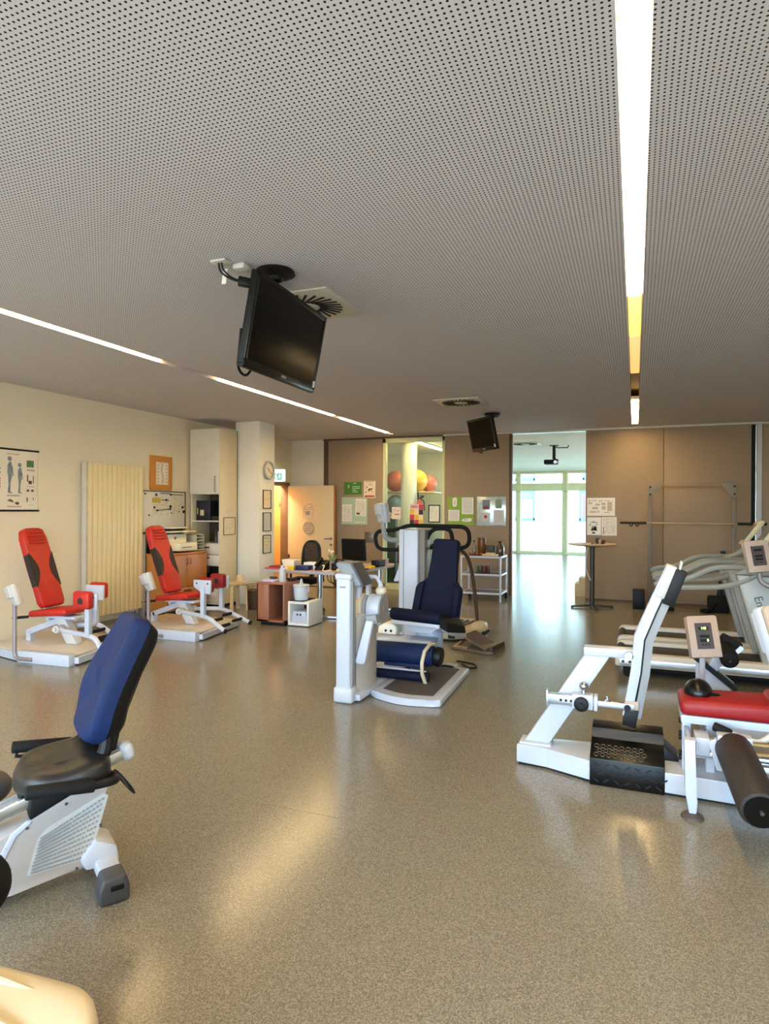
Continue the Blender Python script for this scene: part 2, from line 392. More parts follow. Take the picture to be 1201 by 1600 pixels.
# glazed panel in the back wall
w1 = setting('window_1', (-4.0, BY, 0))
g = G(); X0, X1 = -4.645, -3.375
g.box(X0, X0 + .065, BY - .05, BY + .05, .0, 2.97, .006); g.box(X1 - .055, X1, BY - .05, BY + .05, 0, 2.97, .006)
g.box(X0, X1, BY - .05, BY + .05, 0, .12, .006); g.box(X0, X1, BY - .05, BY + .05, 2.88, 2.97, .006); build('window_frame', g, m_frame_gr, w1)
g = G(); g.box(X0 + .06, X1 - .05, BY - .006, BY + .006, .11, 2.89); build('glass_pane', g, m_glass, w1)

wr = setting('wall_right', (3.75, 10, 0)); g = G(); g.box(3.6, 3.9, -3, 12.6, 0, 3.1); g.box(3.6, 3.9, 23.3, 24, 0, 3.1); g.box(3.6, 3.9, 12.6, 23.3, 0, .3); g.box(3.6, 3.9, 12.6, 23.3, 2.85, 3.1); build('plaster', g, m_cream, wr)
w4 = setting('added_window', (3.7, 18, .3)); g = G()  # side windows added to bring more daylight into the room beyond
for i in range(7): g.box(3.68, 3.78, 12.6 + i * 1.783 - .05, 12.6 + i * 1.783 + .05, .3, 2.85)
build('window_frame', g, m_frame_gr, w4)
# window front behind the photographer
we = setting('wall_rear', (-1.5, -2.9, 0))
g = G(); g.box(-7.02, -6.6, -3, -2.8, 0, 3); g.box(3.3, 3.9, -3, -2.8, 0, 3); g.box(-6.6, 3.3, -3, -2.8, 0, .25); g.box(-6.6, 3.3, -3, -2.8, 2.85, 3); build('plaster', g, m_white_wall, we)
w2 = setting('window_2', (-1.6, -2.9, .25)); g = G()
for i in range(7):
    x = -6.6 + i * 9.9 / 6; g.box(x - .05, x + .05, -2.95, -2.85, .25, 2.85)
g.box(-6.6, 3.3, -2.95, -2.85, .25, .33); g.box(-6.6, 3.3, -2.95, -2.85, 2.77, 2.85); build('window_frame', g, m_frame_gr, w2)

# the room beyond
FY = 23.7
wf = setting('wall_far', (-2, FY, 0))
g = G(); g.box(-7.6, 3.9, FY, FY + .25, 2.98, 3.1); build('lintel', g, m_pale, wf)
w3 = setting('window_3', (-2, FY, 0))
g = G(); g.box(-7.6, 3.9, FY, FY + .1, 0, .09); g.box(-7.6, 3.9, FY, FY + .12, 2.28, 2.56); g.box(-7.6, 3.9, FY, FY + .12, 2.9, 2.99)
for x in (-7.5, -5.8, -4.0, -2.32, -.6, 1.1, 2.9): g.box(x - .08 - (.04 if x == -2.32 else 0), x + .08, FY - .02, FY + .12, 0, 3.0, .006)
build('window_frame', g, m_frame_gr, w3)
g = G(); g.box(-2.325, -2.315, FY - .03, FY, .05, 2.99); g.box(-7.5, 3.6, FY - .025, FY, 2.25, 2.265); build('frame_joint', g, m_grey, w3)
xs = (-7.5, -5.8, -4.0, -2.32, -.6, 1.1, 2.9)
for a, b in zip(xs, xs[1:]):
    for z0, z1 in ((.08, 2.29), (2.55, 2.91)):
        g = G(); g.box(a + .07, b - .07, FY + .05, FY + .06, z0, z1); build('glass_pane', g, m_glass, w3)
o = setting('wall_far_left', (-7.5, 16, 0)); g = G(); g.box(-7.7, -7.5, 12.23, FY + .2, 0, 3); build('plaster', g, m_pale, o)
o = setting('wall_store', (-6, 15.6, 0)); g = G(); g.box(-7.5, -4.2, 15.6, 15.75, 0, 3); build('plaster', g, m_pale, o)
g = G(); g.box(-5.1, -4.28, 15.56, 15.6, 0, 2.1, .01); o2 = build('door_2', g, M('pale_green_door', (214, 222, 204), .5, var=.02)); o2['kind'] = 'structure'
g = G(); g.cyl((-4.53, 13.0, 0), (-4.53, 13.0, 3.0), .17, 28); o = build('column', g, m_pale); o['kind'] = 'structure'
g = G(); g.box(-6.15, -5.69, 8.95, 9.42, 0, 3.0, .008); o = build('pillar', g, m_white_wall); o['kind'] = 'structure'

# street side: terrace and the white house opposite
g = G(); g.box(-16, 12, FY + .3, 30, -.14, -.06); o = build('ground', g, M('terrace_slabs', (206, 206, 200), .7, var=.08, scale=3)); o['kind'] = 'structure'
hb = thing('house', 'white house with blue-grey windows across the terrace, seen through the far glazing', 'building', (-3, 30.2, 0))
g = G(); g.box(-16, 12, 30, 30.4, .12, 4.2); build('wall', g, M('white_render', (238, 240, 240), .8, var=.01), hb)
g = G(); g.box(-16, 12, 29.97, 30, -.1, .14); build('plinth', g, m_grey, hb)
m_hw = M('blue_window_glass', (112, 136, 168), .2, var=.1); m_hf = M('slate_window_frame', (92, 108, 128), .5, var=.05); m_blind = M('pale_blind', (170, 186, 212), .6, var=.02)
m_curt = mat_wood('brown_curtain', (134, 104, 104), (104, 78, 82), .8, 2)
for x0, x1, z0, z1, k in ((-7.6, -5.62, 1.12, 2.6, 0), (-5.2, -4.3, 1.12, 2.6, 1), (-2.35, -.9, 1.12, 2.6, 2), (-7.6, -5.62, 2.95, 4.0, 0), (-5.2, -4.3, 2.95, 4.0, 0), (-2.2, -.9, 2.95, 4.0, 0)):
    g = G(); g.box(x0, x1, 29.93, 30.0, z0, z0 + .1); g.box(x0, x0 + .07, 29.93, 30, z0, z1); g.box(x1 - .07, x1, 29.93, 30, z0, z1); g.box(x0, x1, 29.93, 30, z1 - .07, z1); g.box(x0 - .05, x1 + .05, 29.88, 30, z0 - .05, z0)
    f = build('window', g, m_hf, hb)
    g = G(); g.box(x0 + .05, x1 - .05, 29.96, 29.99, z0 + .08, z1 - .05); build('pane', g, m_hw, f)
    if k == 1: g = G(); g.box(x0 + .07, x1 - .1, 29.945, 29.96, z0 + .1, z0 + .95); build('blind', g, m_blind, f)
    if k == 2:
        g = G()
        for i in range(9): g.box(x0 + .08 + i * .14, x0 + .2 + i * .14, 29.94, 29.96, z0 + .1, z1 - .3)
        build('curtain', g, m_curt, f)

# ------------------------------------------------------------------ ceiling lights (they are the room's lamps)
def strip(label, x, y0, y1, col, s, body_end=True):
    t = thing('strip_light', label, 'ceiling light', (x, (y0 + y1) / 2, 3.01), 0)
    g = G(); g.box(x - .042, x + .042, y0, y1, 3.012, 3.03, .004); build('diffuser', g, mat_emit('lamp_%d_%d' % (s * 10, y0 * 10 + 100 * x), col, s), t)
    g = G(); g.box(x - .047, x + .047, y0, y1, 3.03, 3.075); build('housing', g, m_white2, t)
    return t
WARM = (1.0, .69, .30)
xl, xr = -4.31, -.01
strip('long lit ceiling strip over the red chairs, starting at the left photo edge', xl, -2.6, 5.02, WARM, STRIP)
strip('lit ceiling strip behind the large screen, middle of the left row', xl, 6.0, 8.88, WARM, STRIP)
strip('short lit ceiling strip at the far end of the left row', xl, 9.2, 11.2, WARM, STRIP)
strip('broad bright ceiling strip running in from the top of the photo', xr, -2.6, 4.62, WARM, STRIP)
strip('dim yellow length of ceiling strip beyond the bright one', xr, 4.64, 5.7, (1.0, .72, .10), 1.0)
strip('dim orange length of ceiling strip with no strong light', xr, 5.72, 7.24, (1.0, .50, .12), .62)
strip('short lit ceiling strip above the brown panels', xr, 9.05, 11.3, WARM, STRIP)
t = thing('strip_light', 'lit ceiling strip in the room behind the glazed panel', 'ceiling light', (-4.2, 13.6, 2.96))
g = G(); g.box(-4.24, -4.14, 12.1, 14.4, 2.955, 2.97); build('diffuser', g, mat_emit('lamp_beyond', WARM, STRIP), t)
g = G(); g.box(-4.25, -4.13, 12.1, 14.4, 2.97, 2.998); build('housing', g, m_white2, t)

# ------------------------------------------------------------------ screens, vents and boxes on the ceiling
def screen(label, c, right, up, w, h, mount, group=None):
    """flat screen hung from the ceiling: c centre of the glass, right/up unit vectors"""
    r = Vector(right).normalized(); u = Vector(up); u = (u - r * u.dot(r)).normalized(); n = r.cross(u); c = Vector(c)
    rot = Matrix((r, u, n)).transposed()      # columns right, up, normal
    t = thing('ceiling_screen', label, 'television', (mount[0], mount[1], 2.3))
    X = Matrix.Translation(c) @ rot.to_4x4()
    g = G(); g.X = X; g.box(-w / 2, w / 2, -h / 2, h / 2, -.045, -.004, .008); g.box(-w * .42, w * .42, -h * .36, h * .36, -.085, -.04, .02)
    g.box(-w / 2, w / 2, -h / 2 - .008, -h / 2 + .02, -.04, 0, .006); build('casing', g, m_black, t)
    g = G(); g.X = X; b = .03
    g.box(-w / 2, w / 2, h / 2 - b, h / 2, -.006, .004, .003); g.box(-w / 2, w / 2, -h / 2, -h / 2 + b * 1.5, -.006, .004, .003)
    g.box(-w / 2, -w / 2 + b, -h / 2, h / 2, -.006, .004, .003); g.box(w / 2 - b, w / 2, -h / 2, h / 2, -.006, .004, .003); build('bezel', g, m_gloss, t)
    g = G(); g.X = X; g.box(-w / 2 + b, w / 2 - b, -h / 2 + b * 1.5, h / 2 - b, -.006, -.001); build('display', g, M('dark_display', (6, 5, 5), .16, var=.02, spec=.14), t)
    g = G(); g.X = X; g.box(w / 2 - .05, w / 2 - .02, -h / 2 + .03, -h / 2 + .075, .003, .006); build('sticker', g, m_paper, t, label='small white sticker in the corner')
    g = G(); g.X = X; g.box(-.035, .035, -h / 2 + .014, -h / 2 + .03, .003, .006); build('badge', g, m_grey, t)
    p = c - n * .08 + u * .05; m = Vector((mount[0], mount[1], 3.0))
    g = G(); g.lathe([(.115, -.003), (.12, -.02), (.10, -.03), (.05, -.04), (.04, -.06)], m, 24); build('ceiling_plate', g, m_black, t)
    g = G(); g.tube(rnd([m + Vector((0, 0, -.05)), m - n * .13 + Vector((0, 0, -.05)), p + u * (h * .36), p], .05), .024, 10); g.X = X; g.box(-.12, .12, -.1, .14, -.1, -.08, .006); build('mount_arm', g, m_dgrey, t)
    g = G(); g.tube(rnd([p - u * .1 - r * w * .15, p - u * (h * .5 + .10) - r * w * .3, p - u * (h * .5 + .07) - r * w * .42, p - u * h * .2 - r * w * .45], .14, 6), .008, 6); build('cable', g, m_black, t)
    return t
screen('large black flat screen hanging from the ceiling on the left of the photo', (-2.085, 3.63, 2.665), (-.095, .995, .03), (.19, .05, .98), 1.06, .54, (-2.03, 3.36))
screen('small black flat screen hung in front of the brown panels, tilted down', (-2.11, 9.29, 2.68), (.72, -.69, 0), (-.12, -.2, .97), .64, .48, (-1.98, 9.42))

def vent(label, x0, y0, sz, z=3.0, nb=26):
    t = thing('ceiling_vent', label, 'air vent', (x0 + sz / 2, y0 + sz / 2, z - .02), 0)
    cx, cy = x0 + sz / 2, y0 + sz / 2
    g = G(); g.box(x0, x0 + sz, y0, y0 + sz, z - .012, z, .004); build('vent_plate', g, M('vent_enamel', (206, 202, 190), .45, var=.02), t)
    for i in range(nb):
        a = 2 * PI * i / nb; g = G(); d = Vector((math.cos(a), math.sin(a), 0)); q = Vector((math.cos(a + .35), math.sin(a + .35), 0)); c = Vector((cx, cy, z - .014))
        g.bar(c + d * sz * .16, c + q * sz * .42, .016, .006); build('slot', g, m_slatdk, t)
    g = G(); g.lathe([(sz * .13, z - .012), (sz * .13, z - .02), (sz * .1, z - .024)], (cx, cy, 0), 20); build('hub', g, MATS['vent_enamel'], t)
vent('square swirl vent right behind the large hanging screen', -2.46, 3.70, .6)
vent('square swirl vent above the small hanging screen', -2.46, 7.98, .6)
vent('swirl vent beside the projector in the bright room beyond', -2.5, 13.6, .6)

t = thing('junction_box', 'small white junction box on the ceiling left of the large screen', 'junction box', (-2.22, 3.14, 2.97))
g = G(); g.box(-2.29, -2.19, 3.07, 3.14, 2.984, 2.998, .003); g.box(-2.20, -2.12, 3.16, 3.24, 2.965, 2.998, .008); build('box', g, m_white2, t)
g = G()
g.tube(rnd([(-2.25, 3.10, 2.985), (-2.25, 3.11, 2.94), (-2.20, 3.13, 2.90), (-2.15, 3.16, 2.885)], .04), .006, 6)
g.tube(rnd([(-2.23, 3.10, 2.985), (-2.23, 3.11, 2.95), (-2.19, 3.13, 2.905), (-2.15, 3.16, 2.89)], .04), .006, 6)
g.tube(rnd([(-2.09, 3.2, 2.875), (-2.07, 3.24, 2.87), (-2.06, 3.34, 2.84)], .03), .007, 6); build('cable', g, m_black, t)
g = G(); g.bar((-2.155, 3.155, 2.888), (-2.08, 3.205, 2.876), .05, .05, bev=.008); build('plug', g, m_black, t)
g = G(); g.bar((-2.245, 3.16, 2.97), (-2.25, 3.15, 2.88), .03, .004); build('tag', g, m_paper, t)

t = thing('projector', 'black projector on a ceiling pole in the bright room beyond', 'projector', (-1.68, 14.5, 2.55))
g = G(); g.cyl((-1.67, 14.5, 2.70), (-1.67, 14.5, 3.0), .035, 12); g.lathe([(.10, 2.985), (.10, 3.0)], (-1.67, 14.5, 0)); g.tube(rnd([(-1.64, 14.5, 2.97), (-1.58, 14.5, 2.94), (-1.50, 14.5, 2.95), (-1.38, 14.5, 2.94), (-1.36, 14.5, 3.0)], .05), .01, 6); build('mount_pole', g, m_black, t)
g = G(); g.box(-1.87, -1.58, 14.33, 14.6, 2.58, 2.68, .02); g.bar((-1.68, 14.48, 2.70), (-1.58, 14.48, 2.66), .06, .05); build('casing', g, m_black, t)
g = G(); g.cyl((-1.62, 14.33, 2.625), (-1.62, 14.26, 2.62), .035, 14); build('lens', g, m_chrome, t)

t = thing('exit_sign', 'lit green and white exit sign box over the side door', 'sign', (-6.58, 11.05, 2.11))
g = G(); g.box(-6.71, -6.45, 11.02, 11.10, 2.115, 2.36, .02); build('light_box', g, mat_emit('sign_white', (.70, .95, 1.0), .8), t)
mg = mat_emit('sign_green', (.0, .35, .22), .5)
g = G(); g.box(-6.66, -6.49, 11.008, 11.02, 2.15, 2.28); build('green_field', g, mg, t)
g = G(); y = (11.002, 11.01)       # the running figure, the arrow and the doorway
g.prism([(-6.545, 2.265), (-6.525, 2.265), (-6.525, 2.225), (-6.505, 2.225), (-6.535, 2.17), (-6.565, 2.225), (-6.545, 2.225)], *y)
g.prism([(-6.64, 2.165), (-6.615, 2.165), (-6.60, 2.20), (-6.585, 2.19), (-6.57, 2.17), (-6.58, 2.165), (-6.595, 2.18), (-6.605, 2.24), (-6.62, 2.25), (-6.645, 2.215), (-6.635, 2.21), (-6.62, 2.23), (-6.625, 2.2)], *y)
g.cyl((-6.605, 11.002, 2.262), (-6.605, 11.01, 2.262), .011, 10); build('pictogram', g, mat_emit('sign_white2', (.80, 1.0, .95), .6), t)

# ------------------------------------------------------------------ side door
d1 = setting('door_1', (WX, 11.2, 0))
g = G(); m_fr = M('taupe_door_frame', (128, 104, 84), .5, var=.04)
g.box(WX - .17, WX + .015, 11.64, 11.70, 0, 2.12, .004); g.box(WX - .17, WX + .015, 10.73, 10.80, 0, 2.12, .004); g.box(WX - .17, WX + .015, 10.73, 11.70, 2.05, 2.12, .004); build('door_frame', g, m_fr, d1)
hx, hy = WX + .02, 11.66
T = Matrix.Translation((hx, hy, 0)) @ Matrix.Rotation(R(-3), 4, 'Z')
g = G(); g.X = T; g.box(.01, 1.10, -.045, 0, .02, 2.05, .004); lf = build('door_leaf', g, m_door, d1)
g = G(); g.X = T; g.cyl((1.03, -.05, .98), (1.03, -.10, .98), .012, 10); g.bar((1.03, -.10, .98), (.90, -.10, .98), .018, .018, bev=.005); g.cyl((1.03, -.045, .98), (1.03, -.055, .98), .027, 14); g.cyl((1.03, -.045, .86), (1.03, -.056, .86), .025, 14); build('door_handle', g, m_chrome, lf)
g = G(); g.X = T; g.box(1.09, 1.104, -.047, 0, .02, 2.05); build('edge_band', g, m_oak, lf)
g = G(); g.box(-7.60, -6.92, 12.08, 12.12, 0, 2.12, .004); o = build('door_3', g, m_orange_door); o['kind'] = 'structure'
g = G(); g.box(-7.17, -7.14, 12.07, 12.08, 1.62, 1.70); build('door_plate', g, m_dgrey, o)

def sheet(name, label, cat, x0, x1, z0, z1, y, mat, tilt=0, th=.003, group=None):
    """a paper or card on a wall that faces the photographer"""
    g = G(); c = Vector(((x0 + x1) / 2, y - th / 2, (z0 + z1) / 2)); g.obox(c, (x1 - x0, th, z1 - z0), Euler((0, R(tilt), 0)).to_matrix())
    return tag(build(name, g, mat, smooth=0), label, cat, group)
def art(parent, name, quads, y, mat, label=None, pl='xz', th=.0015):
    """flat print on a sheet: a few polygons in one colour"""
    g = G()
    for q in quads:
        if len(q) == 4 and not isinstance(q[0], tuple):
            a, b, c, d = q; q = [(a, c), (b, c), (b, d), (a, d)]
        g.prism(q, y - th, y, pl)
    return build(name, g, mat, parent, label, smooth=0, kind='stuff' if len(quads) > 1 else None)
t_small = mat_text('print_small', (238, 234, 226), (186, 180, 174), 22, 'x', .6, 10)
t_small2 = mat_text('print_small_two', (236, 230, 216), (190, 180, 164), 15, 'x', .55, 7)
t_grey = mat_text('print_grey', (216, 212, 204), (180, 178, 176), 17, 'x', .55, 8)
ink = M('print_ink', (62, 58, 56), .6, var=.05); ink2 = M('print_grey_ink', (166, 161, 154), .6, var=.05)
py = BY - .061
# on the open door
Td = lambda x, z: (T @ Vector((x, -.046, z)))
p = Td(.36, 1.55); p.y -= .017; sg = sheet('notice', 'small white printed notice on the open door', 'notice', p.x, p.x + .27, 1.41, 1.70, p.y + .003, mat_text('print_door', (230, 214, 190), (186, 168, 144), 8, 'x', .5, 6))
art(sg, 'printed_picture', [(p.x + .08, p.x + .18, 1.45, 1.53)], p.y - .0005, ink2)
g = G(); g.cyl((p.x + .15, p.y - .001, 1.19), (p.x + .15, p.y - .006, 1.19), .125, 28); sg = tag(build('round_sticker', g, M('sticker_grey', (172, 160, 146), .5, var=.05), smooth=0), 'round grey sticker below the notice on the open door', 'sticker')
g = G(); g.cyl((p.x + .15, p.y - .0055, 1.19), (p.x + .15, p.y - .0075, 1.19), .105, 28); build('sticker_face', g, mat_text('print_sticker', (206, 192, 172), (150, 138, 124), 5, 'x', .6, 5), sg, smooth=0)

# left brown panel
s1 = sheet('green_sign', 'dark green printed sign on the brown panel by the door', 'sign', -5.47, -5.09, 1.87, 2.12, py, M('dark_green_card', (70, 128, 34), .5, var=.03))
art(s1, 'lettering', [(-5.29, -5.12, 2.02, 2.035), (-5.29, -5.13, 1.985, 2.0), (-5.29, -5.20, 1.95, 1.965), (-5.29, -5.17, 1.915, 1.93), (-5.27, -5.2, 2.085, 2.1), [(-5.385, 2.0), (-5.365, 2.0), (-5.36, 2.05), (-5.375, 2.07), (-5.39, 2.04)]], py - .003, M('print_pale_green', (190, 220, 160), .6))
s1 = sheet('event_poster', 'small cream poster with a dark dog figure and a red lower band', 'poster', -5.04, -4.79, 1.80, 2.14, py, M('cream_card', (240, 222, 196), .5, var=.02), 1)
art(s1, 'red_band', [(-5.02, -4.81, 1.815, 1.85)], py - .003, M('print_red', (190, 70, 50), .6))
art(s1, 'dark_figure', [[(-4.94, 1.93), (-4.92, 1.93), (-4.915, 1.95), (-4.86, 1.965), (-4.835, 2.01), (-4.85, 1.99), (-4.925, 1.985), (-4.945, 1.97)], [(-5.005, 1.9), (-4.99, 1.9), (-4.985, 1.93), (-5.0, 1.93)], [(-4.985, 2.0), (-4.965, 2.0), (-4.965, 2.03), (-4.985, 2.03)], [(-4.88, 1.95), (-4.84, 1.91), (-4.85, 1.91), (-4.885, 1.94)]], py - .003, ink)
art(s1, 'lettering', [(-4.95, -4.84, 2.05, 2.06), (-4.95, -4.86, 2.075, 2.085), (-5.01, -4.82, 2.115, 2.128)], py - .003, ink2)
s1 = sheet('notice_board', 'pale green notice board with two sheets on the left brown panel', 'notice board', -5.52, -4.955, 1.27, 1.815, py, m_ltgreen, 0, .012)
g = G(); g.obox((-5.40, py - .014, 1.50), (.21, .003, .34), Euler((0, R(-.5), 0)).to_matrix()); build('pinned_sheet', g, t_small2, s1, smooth=0)
g = G(); g.obox((-5.10, py - .014, 1.61), (.23, .003, .34), Euler((0, R(1), 0)).to_matrix()); build('pinned_sheet', g, t_small2, s1, smooth=0)
art(s1, 'printed_picture', [(-5.19, -5.12, 1.47, 1.505)], py - .016, ink)
art(s1, 'white_marks', [[(-5.22 + .06 * i, 1.305), (-5.19 + .06 * i, 1.305), (-5.2 + .06 * i, 1.345)] for i in range(4)], py - .012, m_paper)
t = thing('wall_plate', 'grey steel wall plate with a key switch on the brown panel', 'switch', (-4.92, py, .92))
g = G(); g.box(-5.02, -4.83, py - .01, py, .91, 1.13, .003); build('plate', g, M('steel_plate', (128, 116, 104), .35, .5, var=.05), t)
g = G(); g.cyl((-4.87, py - .01, 1.08), (-4.87, py - .02, 1.08), .017, 14); build('key_switch', g, m_chrome, t)
g = G(); g.box(-4.99, -4.91, py - .014, py - .01, 1.075, 1.09); build('label_strip', g, m_dgrey, t)

# stuck on the glazed panel
gy = BY - .007
sheet('white_card', 'white card with small dark marks stuck on the glazed panel', 'card', -4.46, -4.27, 1.385, 1.62, gy, M('warm_white_card', (244, 226, 206), .6))
o = bpy.data.objects['white_card']; art(o, 'dark_marks', [(-4.43, -4.41, 1.56, 1.575), (-4.39, -4.375, 1.57, 1.585), (-4.34, -4.32, 1.54, 1.56), (-4.41, -4.4, 1.53, 1.54), (-4.38, -4.37, 1.53, 1.54), (-4.40, -4.31, 1.47, 1.485)], gy - .003, ink)
s1 = sheet('colour_chart', 'chart of red, yellow and black squares stuck on the glass', 'poster', -4.09, -3.81, 1.26, 1.68, gy, M('pink_card', (236, 206, 204), .6))
pal = {'r': M('chart_red', (206, 44, 76), .5), 'y': M('chart_yellow', (240, 198, 58), .5), 'k': M('chart_black', (40, 30, 40), .5), 'c': M('chart_cream', (246, 226, 180), .5)}
for k, cells in dict(r=((2, 0), (0, 2), (1, 3)), y=((0, 1), (1, 2), (2, 3)), k=((2, 1), (0, 3)), c=((1, 1), (2, 2))).items():
    for i, j in cells: art(s1, 'colour_square', [(-4.085 + .091 * i, -3.998 + .091 * i, 1.575 - .1 * j, 1.672 - .1 * j)], gy - .003, pal[k])
art(s1, 'lettering', [(-4.06, -3.93, 1.61, 1.65)], gy - .003, M('print_pink', (190, 130, 130), .6))
t = thing('framed_certificate', 'black framed certificate on the right side of the glazed panel', 'picture', (-3.59, gy, 1.33))
g = G()
for a in ((-3.705, -3.475, 1.325, 1.345), (-3.705, -3.475, 1.645, 1.665), (-3.705, -3.687, 1.325, 1.665), (-3.493, -3.475, 1.325, 1.665)): g.box(a[0], a[1], gy - .014, gy, a[2], a[3], .002)
build('frame', g, m_black, t)
g = G(); g.box(-3.69, -3.49, gy - .006, gy - .002, 1.34, 1.65); build('sheet', g, mat_text('print_cert', (240, 236, 218), (196, 196, 178), 18, 'x', .5, 7), t, smooth=0)

# middle panel
s1 = sheet('notice_board', 'lime green notice board with white sheets on the middle panel', 'notice board', -3.31, -2.80, 1.29, 1.815, py, m_lime, 0, .012)
for x0, x1, z0, z1 in ((-3.29, -3.08, 1.36, 1.57), (-3.03, -2.81, 1.49, 1.80)):
    g = G(); g.box(x0, x1, py - .016, py - .012, z0, z1); build('pinned_sheet', g, t_small, s1, smooth=0)
g = G(); g.prism([(-3.21, 1.66), (-3.20, 1.63), (-3.16, 1.625), (-3.13, 1.65), (-3.125, 1.77), (-3.14, 1.80), (-3.19, 1.80), (-3.215, 1.77)], py - .016, py - .012); g.prism([(-3.04, 1.375), (-3.0, 1.35), (-2.88, 1.35), (-2.84, 1.37), (-2.84, 1.41), (-2.88, 1.415), (-3.0, 1.405)], py - .016, py - .012); build('cut_out', g, m_paper, s1, smooth=0)
art(s1, 'dark_marks', [[(-3.18, 1.67), (-3.165, 1.67), (-3.155, 1.75), (-3.165, 1.76)], (-2.99, -2.96, 1.37, 1.395), (-2.94, -2.92, 1.37, 1.395)], py - .016, ink2)
t = thing('mirror_board', 'silver mirror board with faded prints on the middle panel', 'notice board', (-2.48, py, 1.28))
g = G(); g.box(-2.745, -2.205, py - .01, py, 1.28, 1.815, .002); build('mirror', g, M('foil_mirror', (214, 230, 232), .2, .35, var=.12, scale=9, bump=.4, bscale=14), t)
for nm, x0, x1, z0, z1, mt in (('dark_print', -2.64, -2.50, 1.58, 1.76, M('print_slate', (128, 142, 146), .6, var=.15)), ('green_print', -2.40, -2.28, 1.60, 1.77, M('print_olive', (150, 168, 140), .6, var=.15, scale=20)), ('red_print', -2.66, -2.50, 1.36, 1.52, M('print_rose', (216, 206, 204), .6)), ('text_sheet', -2.43, -2.24, 1.30, 1.57, t_grey)):
    g = G(); g.box(x0, x1, py - .014, py - .010, z0, z1); build(nm, g, mt, t, smooth=0)
g = G(); g.cyl((-2.58, py - .014, 1.445), (-2.58, py - .016, 1.445), .03, 16); g.box(-2.62, -2.52, py - .0155, py - .014, 1.585, 1.64); build('print_motif', g, [M('motif_red', (150, 40, 44), .5)], t, smooth=0)

# right panel: two notices and the high table in front of it
s1 = sheet('plan_sheet', 'white landscape sheet with small diagrams above the high table', 'notice', -.785, -.325, 1.475, 1.79, py, m_paper)
art(s1, 'diagrams', [(-.76, -.70, 1.68, 1.71), (-.65, -.57, 1.655, 1.69), (-.70, -.60, 1.59, 1.63), (-.74, -.63, 1.53, 1.56), (-.61, -.585, 1.53, 1.57), (-.545, -.48, 1.66, 1.70), (-.54, -.475, 1.585, 1.635), (-.45, -.37, 1.56, 1.715), (-.50, -.41, 1.53, 1.545)], py - .003, M('print_tan_ink', (206, 194, 172), .6, var=.12, scale=60))
art(s1, 'lettering', [(-.755, -.74, 1.72, 1.755), (-.72, -.62, 1.735, 1.745), (-.585, -.57, 1.715, 1.75), (-.55, -.535, 1.72, 1.755), (-.50, -.40, 1.735, 1.745), (-.37, -.355, 1.725, 1.745), (-.545, -.49, 1.70, 1.706), (-.54, -.485, 1.636, 1.642), (-.45, -.40, 1.712, 1.72), (-.45, -.40, 1.632, 1.64)], py - .003, ink2)
sheet('flyer', 'white flyer with a dark crest pinned lower left above the high table', 'notice', -.785, -.55, 1.14, 1.45, py, m_paper)
o = bpy.data.objects['flyer']; art(o, 'crest', [[(-.70, 1.30), (-.64, 1.30), (-.62, 1.27), (-.66, 1.235), (-.72, 1.21), (-.61, 1.21), (-.66, 1.23), (-.71, 1.27)], (-.745, -.72, 1.305, 1.335), (-.635, -.61, 1.31, 1.335)], py - .003, ink2)
art(o, 'lettering', [(-.725, -.61, 1.355, 1.365), (-.70, -.65, 1.165, 1.195), (-.69, -.66, 1.375, 1.385)], py - .003, ink)
sheet('letter_sheet', 'white text sheet pinned lower right above the high table', 'notice', -.54, -.295, 1.135, 1.455, py, mat_text('print_letter', (236, 230, 220), (194, 188, 180), 22, 'x', .55, 6), -.6)
o = bpy.data.objects['letter_sheet']; art(o, 'black_bar', [(-.515, -.505, 1.16, 1.28)], py - .0045, ink)

# ------------------------------------------------------------------ along the left wall
def wsheet(name, label, cat, y0, y1, z0, z1, x, mat, th=.003):
    g = G(); g.box(x, x + th, y0, y1, z0, z1); return tag(build(name, g, mat, smooth=0), label, cat)
t = thing('anatomy_poster', 'hanging anatomy chart with two standing figures on the left wall', 'poster', (WX, 5.1, 1.5))
g = G(); g.box(WX + .004, WX + .008, 4.35, 5.66, 1.54, 2.24); build('sheet', g, M('poster_cream', (238, 228, 206), .5, var=.02), t, smooth=0)
for nm, z in (('top_rod', 2.245), ('bottom_rod', 1.535)):
    g = G(); g.cyl((WX + .009, 4.33, z), (WX + .009, 5.68, z), .011, 8); build(nm, g, m_black, t)
px = WX + .0105
def fig(y, k):
    h = lambda a, b: (y + a * k, 1.74 + b * k)
    return [[h(-.03, .0), h(.05, -.005), h(.05, .01), h(.015, .02), h(.02, .16), h(.045, .27), h(.05, .36), h(.045, .45), h(.03, .50), h(-.0, .50), h(-.03, .44), h(-.035, .33), h(-.02, .24), h(-.015, .12)], [h(.05, .44), h(.065, .36), h(.075, .27), h(.06, .27), h(.05, .36)], [h(-.02, .515), h(.025, .51), h(.045, .54), h(.03, .58), h(-.015, .585), h(-.035, .55)]]
art(t, 'standing_figures', fig(5.29, .72) + fig(5.42, .60), px, M('print_bluegrey', (138, 146, 152), .6, var=.2, scale=40), pl='yz')
art(t, 'green_picture', [(5.515, 5.61, 2.05, 2.13)], px, M('print_green', (104, 140, 84), .6, var=.2, scale=50), pl='yz')
art(t, 'red_muscle_picture', [(5.1, 5.18, 1.80 + .03 * i, 1.82 + .03 * i) for i in range(4)] + [(5.08, 5.12, 1.79, 1.93)], px, M('print_coral', (212, 110, 92), .6, var=.15, scale=50), pl='yz')
